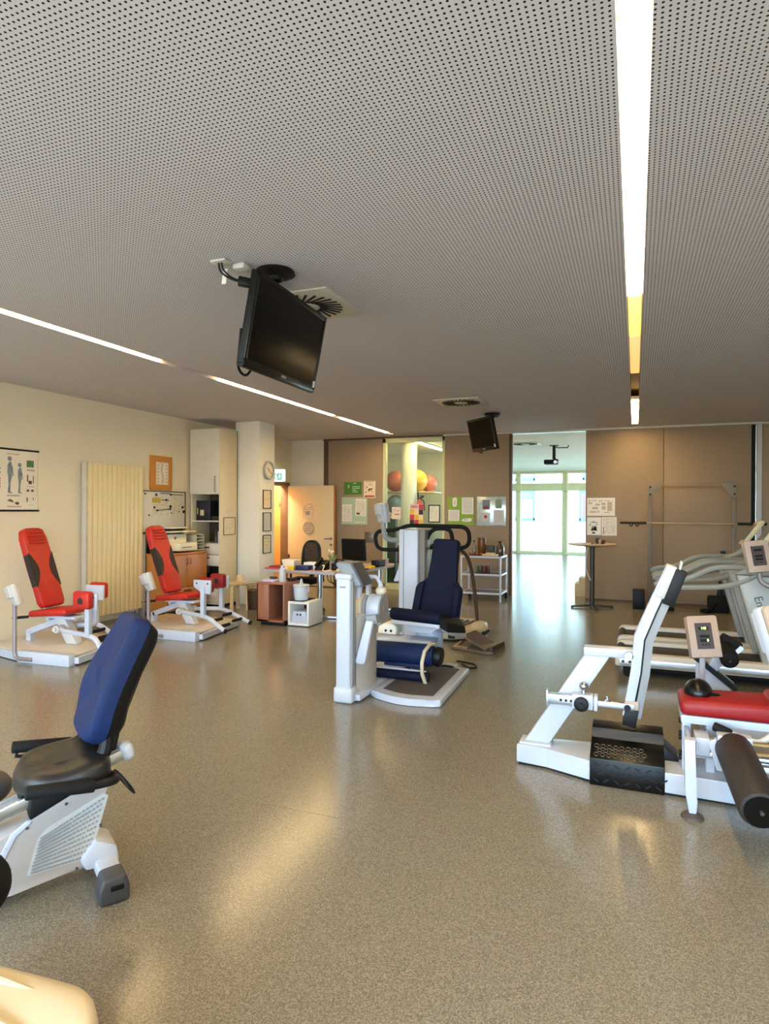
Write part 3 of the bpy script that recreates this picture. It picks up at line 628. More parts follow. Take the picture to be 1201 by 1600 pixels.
art(t, 'bone_pictures', [[(5.26, 1.65), (5.30, 1.67), (5.33, 1.655), (5.35, 1.63), (5.32, 1.635)], [(5.36, 1.63), (5.40, 1.64), (5.42, 1.62), (5.40, 1.60), (5.37, 1.61)], (5.52, 5.535, 1.88, 1.96), (5.54, 5.585, 1.85, 1.89), (5.60, 5.61, 1.86, 1.95), (5.515, 5.55, 1.76, 1.785), (5.575, 5.61, 1.76, 1.785), (5.515, 5.53, 1.64, 1.69), (5.60, 5.61, 1.66, 1.69), (5.12, 5.17, 2.09, 2.11), (5.06, 5.18, 2.01, 2.025), (5.06, 5.18, 1.965, 1.98), (5.1, 5.17, 1.62, 1.65)], px, M('print_sepia', (120, 92, 74), .6, var=.25, scale=60), pl='yz')
art(t, 'lettering', [(5.26, 5.42, 2.185, 2.195), (5.26, 5.42, 1.70, 1.72), (5.52, 5.62, 2.005, 2.025), (5.52, 5.62, 1.815, 1.825), (5.26, 5.45, 1.575, 1.59), (5.53, 5.60, 1.60, 1.605), (5.05, 5.17, 2.145, 2.15), (5.05, 5.17, 1.565, 1.575)], px, M('print_tan', (196, 180, 156), .6), pl='yz')

t = thing('radiator', 'tall cream flat radiator of vertical elements on the left wall', 'radiator', (WX, 6.85, .1))
m_rad = M('radiator_enamel', (238, 220, 170), .4, var=.02)
for i in range(12):
    y0 = 6.345 + i * .0835; g = G(); g.box(WX + .06, WX + .10, y0, y0 + .079, .13, 2.165, .006); build('element', g, m_rad, t)
g = G(); g.box(WX + .045, WX + .062, 6.345, 7.345, .13, 2.16); build('back_plate', g, m_rad, t)
g = G(); g.box(WX + .03, WX + .10, 6.30, 6.343, .12, 2.175, .006); build('side_cover', g, M('radiator_side', (206, 198, 180), .45), t)
g = G(); [g.box(WX + .002, WX + .05, a, a + .04, b, b + .05) for a in (6.6, 7.1) for b in (.3, 1.9)]; build('bracket', g, m_white2, t)
g = G(); g.tube(rnd([(WX + .08, 7.18, .13), (WX + .08, 7.18, .06), (WX + .03, 7.18, .06)], .03), .012, 8); g.cyl((WX + .08, 7.18, .09), (WX + .15, 7.18, .09), .02, 10); build('valve', g, m_chrome, t)
g = G(); g.box(WX + .0, WX + .12, 7.352, 7.375, .0, 1.18, .003); tag(build('side_board', g, M('grey_board', (156, 150, 138), .5, var=.03)), 'narrow grey board standing between radiator and wooden cupboard', 'board')

t = thing('framed_print', 'orange framed spine print above the whiteboard', 'picture', (WX, 7.82, 1.85))
g = G(); g.box(WX, WX + .02, 7.58, 8.06, 1.845, 2.365, .003); build('board', g, M('cork_orange', (214, 142, 52), .6, var=.06, scale=60), t)
g = G(); g.box(WX + .02, WX + .024, 7.70, 7.965, 1.93, 2.27); build('sheet', g, M('print_sheet', (236, 224, 200), .6), t, smooth=0)
q = []
for i in range(14):
    z = 1.955 + i * .021; yy = 7.835 + .016 * math.sin(i * .5); q.append((yy - .012, yy + .012, z, z + .015))
art(t, 'spine_drawing', q, WX + .0255, M('print_spine', (176, 164, 144), .6), pl='yz')
art(t, 'side_notes', [(7.72, 7.755, 1.96 + .05 * i, 1.98 + .05 * i) for i in range(6)] + [(7.91, 7.945, 1.96 + .05 * i, 1.985 + .05 * i) for i in range(6)] + [(7.75, 7.92, 2.25, 2.256)], WX + .0255, M('print_notes', (190, 178, 158), .6), pl='yz')

t = thing('whiteboard', 'whiteboard with magnets and pinned papers behind the printer', 'whiteboard', (WX, 7.88, 1.2))
g = G(); g.box(WX, WX + .018, 7.39, 8.37, 1.215, 1.825); build('board', g, M('whiteboard_enamel', (226, 222, 206), .25, var=.02), t)
g = G()
for a in ((7.38, 7.40, 1.205, 1.835), (8.36, 8.38, 1.205, 1.835), (7.38, 8.38, 1.205, 1.222), (7.38, 8.38, 1.82, 1.835)): g.box(WX, WX + .026, *a[:2], *a[2:], .002)
build('frame', g, M('dark_alu_frame', (88, 80, 68), .4, .4), t)
tm = mat_text('print_board', (222, 214, 192), (196, 186, 160), 14, 'y', .5, 6)
for y0, y1, z0, z1 in ((7.62, 8.02, 1.44, 1.79), (8.04, 8.32, 1.42, 1.79), (7.66, 7.80, 1.56, 1.68)):
    g = G(); g.box(WX + .018, WX + .021 + .002 * (z0 == 1.56), y0, y1, z0, z1); build('pinned_sheet', g, tm, t, smooth=0)
g = G(); g.box(WX + .02, WX + .024, 7.62, 7.80, 1.655, 1.73); build('yellow_note', g, M('note_yellow', (206, 182, 70), .6, var=.1, scale=30), t, smooth=0)
for y, z, r in ((7.70, 1.775, .018), (7.66, 1.585, .016), (8.02, 1.60, .022), (8.30, 1.59, .02), (8.33, 1.52, .024), (7.55, 1.47, .01), (7.47, 1.785, .012), (7.92, 1.70, .016), (8.02, 1.785, .014), (8.22, 1.52, .008), (8.04, 1.50, .008)):
    g = G(); g.cyl((WX + .018, y, z), (WX + .032, y, z), r, 12); build('magnet', g, m_black, t)
g = G()
for a, b in (((7.72, 1.54), (8.01, 1.56)), ((7.82, 1.70), (7.99, 1.695)), ((7.80, 1.80), (8.0, 1.80)), ((8.02, 1.785), (8.31, 1.785))): g.bar((WX + .024, a[0], a[1]), (WX + .024, b[0], b[1]), .01, .012)
build('magnet_bar', g, M('bar_olive', (84, 76, 56), .5), t)
for y, z in ((7.72, 1.54), (8.01, 1.56)):
    g = G(); g.cyl((WX + .02, y, z), (WX + .036, y, z), .014, 10); build('magnet', g, m_black, t)

# wooden cupboard with printer and tray
CX = -6.25
t = thing('cupboard', 'orange beech cupboard with doors and lower drawers under the whiteboard', 'cupboard', (-6.48, 7.88, 0))
g = G(); g.box(WX + .02, CX - .02, 7.40, 8.34, .07, .88, .003); build('body', g, m_oak, t)
g = G(); g.box(WX + .01, CX, 7.39, 8.35, .88, .91, .004); build('top', g, m_oak, t)
g = G(); g.box(WX + .04, CX - .06, 7.44, 8.30, 0, .07); build('plinth', g, m_black, t)
for y0, y1, hyy in ((7.405, 7.868, 7.83), (7.872, 8.335, 7.91)):
    g = G(); g.box(CX - .02, CX, y0, y1, .40, .875, .003); d = build('door', g, m_oak, t)
    g = G(); g.tube(rnd([(CX, hyy, .74), (CX + .03, hyy, .74), (CX + .03, hyy, .82), (CX, hyy, .82)], .02), .006, 6); build('handle', g, m_chrome, d)
    g = G(); g.box(CX - .02, CX, y0, y1, .075, .39, .003); d = build('drawer', g, m_oak, t)
    g = G(); g.box(CX - .001, CX + .004, hyy - .05, hyy + .05, .25, .36); build('grip_recess', g, M('recess_brown', (120, 66, 26), .6), d)
t = thing('printer', 'black and white multifunction printer on the wooden cupboard', 'printer', (-6.45, 7.75, .91))
g = G(); g.box(WX + .06, -6.42, 7.46, 7.98, .912, 1.17, .008); g.box(WX + .06, -6.40, 7.46, 7.98, 1.19, 1.27, .02); build('body', g, m_black, t)
g = G(); g.prism([(7.50, .935), (7.98, .935), (7.98, 1.185), (7.50, 1.185)], -6.42, -6.36, 'yz', .006); g.box(-6.40, -6.26, 7.70, 8.12, .935, 1.06, .015); g.box(-6.5, -6.26, 7.52, 8.08, 1.215, 1.235, .006); g.box(WX + .1, -6.34, 7.6, 7.98, 1.27, 1.295, .01); build('front_cover', g, M('printer_ivory', (240, 232, 200), .4, var=.02), t)
g = G(); g.box(-6.26, -6.255, 7.76, 7.98, .985, .995); g.cyl((-6.36, 7.72, 1.13), (-6.355, 7.72, 1.13), .022, 14); build('badge', g, M('badge_bronze', (110, 98, 70), .4, .3), t)
t = thing('letter_tray', 'grey letter tray with five shelves beside the printer', 'letter tray', (-6.45, 8.22, .91))
g = G(); g.box(WX + .08, -6.30, 8.14, 8.15, .912, 1.17); g.box(WX + .08, -6.30, 8.325, 8.335, .912, 1.17); g.box(WX + .08, WX + .09, 8.14, 8.335, .912, 1.17); g.box(WX + .08, -6.3, 8.14, 8.335, 1.162, 1.172); build('case', g, M('tray_grey', (196, 186, 160), .5), t)
for i in range(5):
    g = G(); g.box(WX + .09, -6.305, 8.15, 8.325, .925 + i * .048, .935 + i * .048); build('shelf', g, MATS['tray_grey'], t)

# tall cabinet
t = thing('tall_cabinet', 'tall cream cabinet with open shelves and two drawers by the pillar', 'cabinet', (-6.4, 8.7, 0))
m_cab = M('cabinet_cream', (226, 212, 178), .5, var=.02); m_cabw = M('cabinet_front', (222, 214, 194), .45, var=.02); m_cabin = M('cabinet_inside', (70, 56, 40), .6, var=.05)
C0, C1, D0, D1 = WX + .06, -6.10, 8.46, 8.93
g = G(); g.box(C1 - .02, C1, D0, D1, .05, 2.84, .002); build('side_panel', g, m_cab, t)
g = G(); g.box(C0, C0 + .02, D0, D1, .05, 2.84, .002); build('side_panel', g, m_cab, t)
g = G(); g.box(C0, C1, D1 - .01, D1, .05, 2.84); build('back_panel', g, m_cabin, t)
for z in (.05, .66, 1.0, 1.36, 1.80, 2.82):
    g = G(); g.box(C0 + .02, C1 - .02, D0 + .005, D1 - .01, z, z + .02); build('shelf', g, m_cabw, t)
g = G(); g.box(C0 + .02, C1 - .02, D0 + .03, D1, 0, .05); build('plinth', g, m_black, t)
g = G(); g.box(C0, C1 - .003, D0 - .02, D0, 1.80, 2.84, .003); d = build('door', g, m_cabw, t)
g = G(); g.tube(rnd([(-6.17, D0 - .02, 1.84), (-6.17, D0 - .05, 1.84), (-6.17, D0 - .05, 2.08), (-6.17, D0 - .02, 2.08)], .02), .008, 6); build('handle', g, m_grey, d)
for z in (.68, .845):
    g = G(); g.box(C0 + .02, C1 - .003, D0 - .02, D0, z, z + .155, .003); d = build('drawer', g, m_cabw, t)
    g = G(); g.box(-6.5, -6.28, D0 - .035, D0 - .02, z + .1, z + .122, .003); build('handle', g, M('handle_brown', (96, 60, 40), .5), d)
g = G(); g.box(-6.60, -6.33, 8.52, 8.8, 1.382, 1.70, .006); b = tag(build('archive_box', g, M('box_black', (24, 26, 32), .5)), 'black archive box on the upper open shelf of the cabinet', 'box')
g = G(); g.box(-6.52, -6.45, 8.517, 8.521, 1.46, 1.55); g.box(-6.58, -6.565, 8.517, 8.521, 1.48, 1.58); build('label_patch', g, M('label_tan', (214, 196, 140), .6), b)
g = G(); g.box(-6.32, -6.14, 8.54, 8.86, 1.382, 1.45, .004); tag(build('flat_box', g, M('box_brown', (52, 38, 28), .6)), 'flat dark brown box beside the black archive box', 'box')
g = G(); g.lathe([(.032, 1.022), (.032, 1.20), (.02, 1.215), (.0, 1.216)], (-6.16, 8.54, 0), 14); tag(build('spray_can', g, m_white2), 'white spray can on the middle open shelf of the cabinet', 'can')
g = G(); g.lathe([(.03, 1.022), (.03, 1.14), (.012, 1.18), (.012, 1.24), (0, 1.245)], (-6.27, 8.6, 0), 12); tag(build('dark_bottle', g, M('bottle_dark', (58, 52, 52), .3)), 'dark bottle beside the white can in the cabinet', 'bottle')
t = thing('storage_crate', 'cream storage crate in the bottom of the tall cabinet', 'crate', (-6.33, 8.62, .07))
g = G(); g.box(-6.52, -6.14, 8.48, 8.85, .072, .30, .01); build('crate', g, m_cabw, t)
g = G(); g.box(-6.46, -6.22, 8.472, 8.482, .19, .23); g.box(-6.40, -6.28, 8.472, 8.482, .10, .13); build('label_patch', g, m_paper, t)
g = G(); g.box(-6.48, -6.38, 8.5, 8.6, .50, .53, .004); g.box(-6.58, -6.2, 8.52, 8.8, .32, .50, .01); tag(build('black_bag', g, m_black), 'black bag with a pale top in the lower cabinet opening', 'bag')
def cab_sheet(name, label, y0, y1, z0, z1, fr):
    t = thing(name, label, 'notice', (C1, (y0 + y1) / 2, z0)); g = G(); g.box(C1 + .001, C1 + .004, y0, y1, z0, z1); build('sheet', g, mat_text('print_cab' + name, (230, 216, 184), (200, 186, 154), 12, 'y', .5, 6), t, smooth=0)
    if fr:
        g = G()
        for a in ((y0 - .012, y0, z0, z1), (y1, y1 + .012, z0, z1), (y0 - .012, y1 + .012, z0 - .012, z0), (y0 - .012, y1 + .012, z1, z1 + .012)): g.box(C1 + .001, C1 + .01, *a)
        build('frame', g, M('frame_bronze', (118, 96, 58), .5), t)
cab_sheet('loose_notice', 'pale frameless notice high on the side of the tall cabinet', 8.60, 8.84, 1.46, 1.66, False)
cab_sheet('framed_notice', 'thin framed notice on the side of the tall cabinet', 8.56, 8.86, 1.16, 1.42, True)

# pillar: clock and three frames
PX = -5.69
t = thing('wall_clock', 'round silver wall clock on the pillar', 'clock', (PX, 9.19, 2.06))
ax = Matrix.Rotation(R(90), 3, 'Y').to_4x4(); c = (PX, 9.20, 2.215)
g = G(); g.lathe([(.15, .0), (.155, .03), (.15, .045), (.132, .045), (.13, .02)], c, 32, ax); build('rim', g, M('clock_rim', (176, 172, 164), .35, .3), t)
g = G(); g.lathe([(.131, .01), (.131, .022)], c, 32, ax); build('dial', g, M('clock_dial', (232, 216, 184), .5), t, smooth=0)
g = G(); g.bar((PX + .026, 9.20, 2.215), (PX + .026, 9.29, 2.16), .010, .004, (1, 0, 0)); g.bar((PX + .028, 9.20, 2.215), (PX + .028, 9.15, 2.25), .012, .004, (1, 0, 0)); build('hands', g, m_dgrey, t)
for i in range(12):
    a = R(30 * i); g = G(); p = Vector((PX + .023, 9.20 + math.sin(a) * .105, 2.215 + math.cos(a) * .105)); q = Vector((PX + .023, 9.20 + math.sin(a) * .122, 2.215 + math.cos(a) * .122)); g.bar(p, q, .006, .003, (1, 0, 0)); build('hour_mark', g, m_dgrey, t)
for nm, z0, z1, cc, lb, rows in (('topmost', 1.575, 1.885, (236, 210, 166), 'topmost of the three narrow frames on the pillar, cream sheet', 9), ('middle', 1.20, 1.515, (196, 194, 176), 'middle one of the three narrow frames on the pillar, grey sheet', 20), ('lowest', .835, 1.14, (214, 200, 160), 'lowest of the three narrow frames on the pillar, mottled sheet', 5)):
    t = thing('framed_sheet', lb, 'picture', (PX, 9.175, z0), group='frames on the pillar')
    g = G()
    for a in ((9.05, 9.063, z0, z1), (9.287, 9.30, z0, z1), (9.05, 9.30, z0, z0 + .013), (9.05, 9.30, z1 - .013, z1)): g.box(PX, PX + .014, *a)
    build('frame', g, M('frame_black', (48, 40, 30), .5), t)
    g = G(); g.box(PX + .001, PX + .006, 9.06, 9.29, z0 + .01, z1 - .01); build('sheet', g, mat_text('print_f' + nm, cc, tuple(int(v * .86) for v in cc), rows, 'y', .5, 5), t, smooth=0)

# stool and waste basket
t = thing('round_stool', 'pale birch stool with bent legs in front of the tall cabinet', 'stool', (-5.72, 8.3, 0))
sx, sy = -5.72, 8.32
g = G(); g.lathe([(.165, .41), (.175, .415), (.178, .44), (.172, .445), (0, .446)], (sx, sy, 0), 28); build('seat', g, m_birch, t)
for a in (20, 110, 200, 290):
    d = Vector((math.cos(R(a)), math.sin(R(a)), 0)); g = G(); g.bar(Vector((sx, sy, .01)) + d * .19, Vector((sx, sy, .36)) + d * .175, .05, .022, d); g.bar(Vector((sx, sy, .352)) + d * .18, Vector((sx, sy, .41)) + d * .12, .05, .022, d); build('leg', g, m_birch, t)
g = G(); g.box(-5.72, -5.63, 8.36, 8.42, .446, .55, .004); tag(build('paper_box', g, M('box_cream', (232, 210, 168), .6)), 'small cream box standing on the birch stool', 'box')
t = thing('waste_basket', 'dark waste basket with a wire rim behind the birch stool', 'waste basket', (-5.55, 8.62, 0))
g = G(); g.lathe([(.11, .0), (.135, .30), (.145, .30), (.12, .005), (.0, .004)], (-5.54, 8.62, 0), 20); build('bin', g, M('bin_brown', (74, 54, 34), .6, var=.08), t)
g = G()
for z, r in ((.31, .145), (.345, .15), (.375, .155)): g.tube([(-5.54 + math.cos(2 * PI * i / 20) * r, 8.62 + math.sin(2 * PI * i / 20) * r, z) for i in range(20)], .005, 5, True)
for i in range(10): g.cyl((-5.54 + math.cos(2 * PI * i / 10) * .143, 8.62 + math.sin(2 * PI * i / 10) * .143, .29), (-5.54 + math.cos(2 * PI * i / 10) * .155, 8.62 + math.sin(2 * PI * i / 10) * .155, .375), .004, 5)
build('wire_rim', g, M('wire_brass', (176, 150, 90), .4, .5), t)

# ------------------------------------------------------------------ desk corner
# unseen area light added to brighten the corridor behind the side door
l = bpy.data.lights.new('corridor_fill', 'AREA'); l.size = .5; l.energy = 40; l.color = (1, .80, .52); o = bpy.data.objects.new('corridor_fill', l); COL.objects.link(o); o.location = (-7.25, 11.2, 2.48)
t = thing('office_desk', 'L-shaped office desk with grey edges and aluminium column legs', 'desk', (-4.3, 8.5, 0))
m_desk = M('desk_top', (200, 170, 154), .35, var=.02); m_edge = M('desk_edge', (176, 178, 186), .4, var=.03)
g = G(); g.prism([(-5.02, 7.98), (-3.85, 7.95), (-3.58, 8.6), (-3.52, 9.4), (-3.62, 9.7), (-4.0, 9.75), (-4.2, 8.75), (-5.0, 8.7)], .695, .70, 'xy'); build('top', g, m_desk, t)
g = G(); g.prism([(-5.02, 7.98), (-3.85, 7.95), (-3.58, 8.6), (-3.52, 9.4), (-3.62, 9.7), (-4.0, 9.75), (-4.2, 8.75), (-5.0, 8.7)], .668, .695, 'xy'); build('edge', g, m_edge, t)
g = G(); g.bar((-4.9, 8.1, .655), (-3.9, 8.1, .655), .05, .025); g.bar((-4.9, 8.5, .655), (-3.7, 8.5, .655), .05, .025); build('frame', g, m_alu, t)
for x, y in ((-4.25, 8.30), (-4.90, 8.32), (-3.72, 9.3)):
    g = G(); g.cyl((x, y, .02), (x, y, .655), .042, 18); build('leg', g, m_alu, t)
    g = G(); g.bar((x, y - .1, .025), (x + .3 * (x > -4.5), y - .02, .022), .07, .03, bev=.006); build('foot', g, m_alu, t)
t = thing('office_chair', 'black office chair with a brown mesh back behind the desk', 'chair', (-4.72, 8.95, 0))
cx_, cy_ = -4.70, 8.86
g = G(); out = [(-.135, .62), (.135, .62), (.15, .80), (.13, .98), (.07, 1.06), (-.07, 1.06), (-.13, .98), (-.15, .80)]
pts = rnd([(cx_ + a, cy_ + (z - .62) * .12, z) for a, z in out + out[:1]], .08, 3); g.tube(pts[:-1], .027, 8, True); build('back_frame', g, m_black, t)
g = G(); g.prism([(cx_ + a * .9, .62 + (z - .62) * .97) for a, z in out], cy_ + .02, cy_ + .028); build('mesh_back', g, M('brown_mesh', (78, 62, 40), .8, var=.35, scale=42, rgb2=(26, 20, 14)), t)
g = G(); g.box(cx_ - .24, cx_ + .24, cy_ - .42, cy_ + .03, .44, .52, .035, 3); build('seat', g, m_rubber, t)
g = G(); g.bar((cx_, cy_ + .04, .46), (cx_, cy_ + .06, .66), .07, .03); g.cyl((cx_, cy_ - .18, .10), (cx_, cy_ - .18, .45), .028, 12); build('column', g, m_black, t)
for sgn in (-1, 1):
    g = G(); g.tube(rnd([(cx_ + sgn * .22, cy_ - .12, .46), (cx_ + sgn * .28, cy_ - .12, .46), (cx_ + sgn * .28, cy_ - .12, .61)], .04), .016, 8); g.box(cx_ + sgn * .28 - .035, cx_ + sgn * .28 + .035, cy_ - .26, cy_ + .0, .61, .64, .01); build('armrest', g, m_black, t)
for i in range(5):
    a = R(72 * i + 18); d = Vector((math.cos(a), math.sin(a), 0)); g = G(); c = Vector((cx_, cy_ - .18, .09)); g.bar(c, c + d * .28 - Vector((0, 0, .02)), .045, .03, bev=.006); g.cyl(c + d * .28 + Vector((-.02, 0, -.06)), c + d * .28 + Vector((.02, 0, -.06)), .028, 12); build('base_arm', g, m_black, t)
t = thing('monitor', 'black computer monitor on the desk', 'monitor', (-3.87, 8.6, .70))
X = Matrix.Translation((-3.87, 8.64, .965)) @ Matrix.Rotation(R(-18), 4, 'Z') @ Matrix.Rotation(R(4), 4, 'X')
g = G(); g.X = X; g.box(-.225, .225, -.02, .03, -.15, .17, .01); build('casing', g, m_black, t)
g = G(); g.X = X; g.box(-.21, .21, -.024, -.019, -.13, .155); build('display', g, M('matt_display', (8, 8, 9), .55, var=.02, spec=.2), t)
g = G(); g.bar((-3.87, 8.66, .71), (-3.87, 8.66, .9), .05, .03); g.box(-3.99, -3.75, 8.56, 8.74, .701, .712, .004); build('stand', g, m_black, t)
t = thing('flower_vase', 'white vase with pale tulips beside the monitor', 'vase', (-4.14, 8.55, .7))
vx, vy = -4.15, 8.50
g = G(); g.lathe([(.026, .701), (.034, .78), (.038, .80), (.034, .80), (.024, .71), (0, .708)], (vx, vy, 0), 18); build('vase', g, m_white, t)
for i, (dx, dz) in enumerate(((-.05, .15), (-.02, .13), (.02, .14), (.05, .11), (.0, .10))):
    p = Vector((vx + dx, vy - .01 * i, .79 + dz)); g = G(); g.tube([(vx + dx * .2, vy, .74), (vx + dx * .6, vy, .79 + dz * .5), p], .004, 5); build('stem', g, M('leaf_green', (110, 126, 72), .6, var=.1), t)
    if i < 3: g = G(); g.sphere(p + Vector((0, 0, .014)), .02, (1, 1, 1.3), 10, 7); build('blossom', g, M('tulip_cream', (226, 206, 176), .6, var=.1), t)
for dx, rr in ((.06, .5), (-.035, -.4), (.035, .2)):
    g = G(); g.prism([(0, 0), (.014, .05), (.008, .12), (0, .13), (-.008, .12), (-.012, .05)], -.002, .002, 'xz'); g.bm.transform(Matrix.Translation((vx + dx * .3, vy - .012, .79)) @ Matrix.Rotation(rr, 4, 'Y')); build('leaf', g, MATS['leaf_green'], t)

def boxy(name, label, cat, x0, x1, y0, y1, z0, z1, mat, bev=.005, group=None):
    g = G(); g.box(x0, x1, y0, y1, z0, z1, bev); return tag(build(name, g, mat), label, cat, group)
DZ = .701
boxy('folder', 'red folder at the left end of the desk', 'folder', -5.0, -4.72, 8.02, 8.28, DZ, .722, M('folder_red', (190, 76, 72), .5), .003)
boxy('folder', 'dark red folder on top of the lighter red one', 'folder', -4.96, -4.76, 8.06, 8.3, .7225, .742, M('folder_dkred', (140, 44, 48), .5), .003)
t = thing('glove_box', 'open cream cardboard box on the desk beside the disinfectant bottle', 'box', (-4.62, 8.12, DZ))
g = G(); g.hexa([(-4.70, 8.05, DZ), (-4.545, 8.05, DZ), (-4.545, 8.2, DZ), (-4.70, 8.2, DZ), (-4.725, 8.02, .845), (-4.52, 8.02, .835), (-4.52, 8.24, .835), (-4.725, 8.24, .845)], .004); build('carton', g, M('carton_cream', (244, 232, 206), .6, var=.02), t)
g = G(); g.prism([(-4.70, .80), (-4.62, .815), (-4.54, .805), (-4.54, .815), (-4.63, .85), (-4.70, .84)], 8.10, 8.14); build('tissue', g, m_paper, t)
boxy('yellow_pack', 'yellow pack in front of the cream box on the desk', 'box', -4.61, -4.51, 7.985, 8.03, DZ, .755, m_yellow)
boxy('blue_box', 'dark blue box on the desk in front of the office chair', 'box', -4.50, -4.30, 8.03, 8.18, DZ, .765, M('box_blue', (24, 34, 92), .45))
boxy('white_carton', 'white carton lying behind the dark blue box', 'box', -4.46, -4.26, 8.19, 8.36, DZ, .80, m_paper)
t = thing('telephone', 'black desk telephone with a white cord', 'telephone', (-4.16, 8.2, DZ))
g = G(); g.hexa([(-4.24, 8.1, DZ), (-4.10, 8.1, DZ), (-4.10, 8.32, DZ), (-4.24, 8.32, DZ), (-4.24, 8.12, .74), (-4.10, 8.12, .74), (-4.10, 8.32, .84), (-4.24, 8.32, .84)], .008); build('body', g, m_black, t)
g = G(); g.bar((-4.225, 8.11, .765), (-4.225, 8.32, .86), .04, .035, bev=.01); build('handset', g, m_black, t)
g = G(); g.tube(rnd([(-4.12, 8.12, .77), (-4.06, 8.08, .78), (-4.07, 8.03, .72), (-4.03, 7.98, .706), (-3.98, 8.02, .71), (-3.96, 8.1, .706)], .05), .006, 6); build('cord', g, m_paper, t)
boxy('desk_organiser', 'black desk organiser between telephone and vase', 'organiser', -4.02, -3.9, 8.2, 8.32, DZ, .80, m_black)
boxy('keyboard', 'black keyboard in front of the monitor', 'keyboard', -3.86, -3.56, 8.36, 8.5, DZ, .722, m_black)
boxy('paper_stack', 'cream paper stack in front of the keyboard', 'paper', -3.93, -3.76, 8.18, 8.34, DZ, .725, M('paper_cream', (240, 220, 180), .6), .002)
t = thing('glove', 'yellow cleaning glove at the right edge of the desk', 'glove', (-3.62, 8.75, DZ))
g = G(); g.sphere((-3.62, 8.75, .722), .05, (1, .8, .42), 12, 8)
for i in range(4): g.tube([(-3.65 + .015 * i, 8.73, .72), (-3.66 + .02 * i, 8.67, .715), (-3.66 + .022 * i, 8.63, .708)], .010, 6)
g.tube([(-3.58, 8.76, .72), (-3.56, 8.70, .71)], .010, 6); build('glove', g, m_yellow, t)
t = thing('camera_bag', 'black fabric bag lying on the desk between vase and monitor', 'bag', (-3.98, 8.42, DZ))
g = G(); g.sphere((-3.99, 8.46, DZ + .055), .11, (1.1, .7, .5), 16, 10); build('pouch', g, m_rubber, t)
g = G(); g.tube(rnd([(-4.06, 8.42, DZ + .08), (-4.03, 8.38, DZ + .14), (-3.93, 8.38, DZ + .14), (-3.9, 8.42, DZ + .08)], .03), .009, 6); build('strap', g, m_black, t)
boxy('black_case', 'black case lying right of the monitor', 'case', -3.72, -3.58, 8.95, 9.2, DZ, .80, m_black, .01)
t = thing('paper_cup', 'white cup on the far right corner of the desk', 'cup', (-3.60, 9.42, DZ))
g = G(); g.lathe([(.025, DZ), (.034, .80), (.036, .80), (.032, .798), (.024, .71), (0, .708)], (-3.62, 9.35, 0), 16); build('cup', g, m_white, t)
t = thing('soap_bottle', 'dark red bottle standing behind the desk by the door frame', 'bottle', (-4.92, 8.55, DZ))
g = G(); g.lathe([(.035, DZ), (.04, .72), (.04, .80), (.015, .825), (.015, .85), (0, .852)], (-4.91, 8.55, 0), 16); build('bottle', g, M('bottle_red', (150, 26, 40), .25), t)
g = G(); g.lathe([(.017, .845), (.017, .87), (.006, .875), (.006, .89)], (-4.91, 8.55, 0), 12); build('cap', g, m_black, t)
g = G()
for k in range(3): g.tube(rnd([(-3.98 + .05 * k, 7.99, .66), (-3.95 + .05 * k, 7.97, .56 - .03 * k), (-3.78 + .03 * k, 8.0, .53 - .03 * k), (-3.68 + .02 * k, 8.2, .62), (-3.66, 8.3, .667)], .09, 5), .006, 6)
tag(build('cable_bundle', g, m_rubber), 'loose dark cables hanging under the desk edge', 'cable')

t = thing('bookcase', 'low reddish beech bookcase with one open niche in front of the desk', 'bookcase', (-4.55, 7.65, 0))
bx0, bx1, by0, by1 = -4.77, -4.345, 7.45, 7.86
g = G(); g.box(bx0 - .005, bx1 + .005, by0 - .005, by1, .555, .58, .002); build('top', g, m_redwood, t)
g = G(); g.box(bx0, bx0 + .17, by0, by0 + .02, .05, .555, .002); build('door', g, m_redwood, t)
for a, b in ((bx0, bx0 + .018), (bx0 + .17, bx0 + .188), (bx1 - .022, bx1)):
    g = G(); g.box(a, b, by0 + .0, by1, .05, .555, .001); build('side', g, m_redwood, t)
g = G(); g.box(bx0, bx1, by0, by1, .05, .075); build('bottom', g, m_redwood, t)
g = G(); g.box(bx0 + .018, bx1 - .02, by1 - .015, by1, .075, .555); build('back', g, M('bookcase_inside', (70, 30, 24), .6), t)
g = G(); g.box(bx0 + .05, bx1 - .02, by0 + .03, by1, 0, .05); build('plinth', g, m_black, t)
boxy('paper_stack', 'lilac white paper stack on the bookcase top', 'paper', -4.72, -4.53, 7.5, 7.72, .581, .605, M('paper_lilac', (206, 200, 226), .6), .002)
boxy('stapler', 'small dark blue device lying on the lilac papers', 'stapler', -4.68, -4.58, 7.62, 7.67, .606, .64, M('device_navy', (44, 48, 70), .4), .01)
t = thing('wipes_dispenser', 'tall white wipes cylinder standing on the bookcase', 'dispenser', (-4.47, 7.62, .581))
g = G(); g.lathe([(.048, .581), (.05, .59), (.05, .71), (.047, .72)], (-4.46, 7.6, 0), 20); build('can', g, m_white2, t)
g = G(); g.lathe([(.05, .72), (.05, .745), (.03, .76), (.022, .80), (0, .805)], (-4.46, 7.6, 0), 20); build('lid', g, m_white, t)
boxy('black_box', 'flat black box at the back of the bookcase top', 'box', -4.42, -4.355, 7.66, 7.82, .581, .62, m_black)

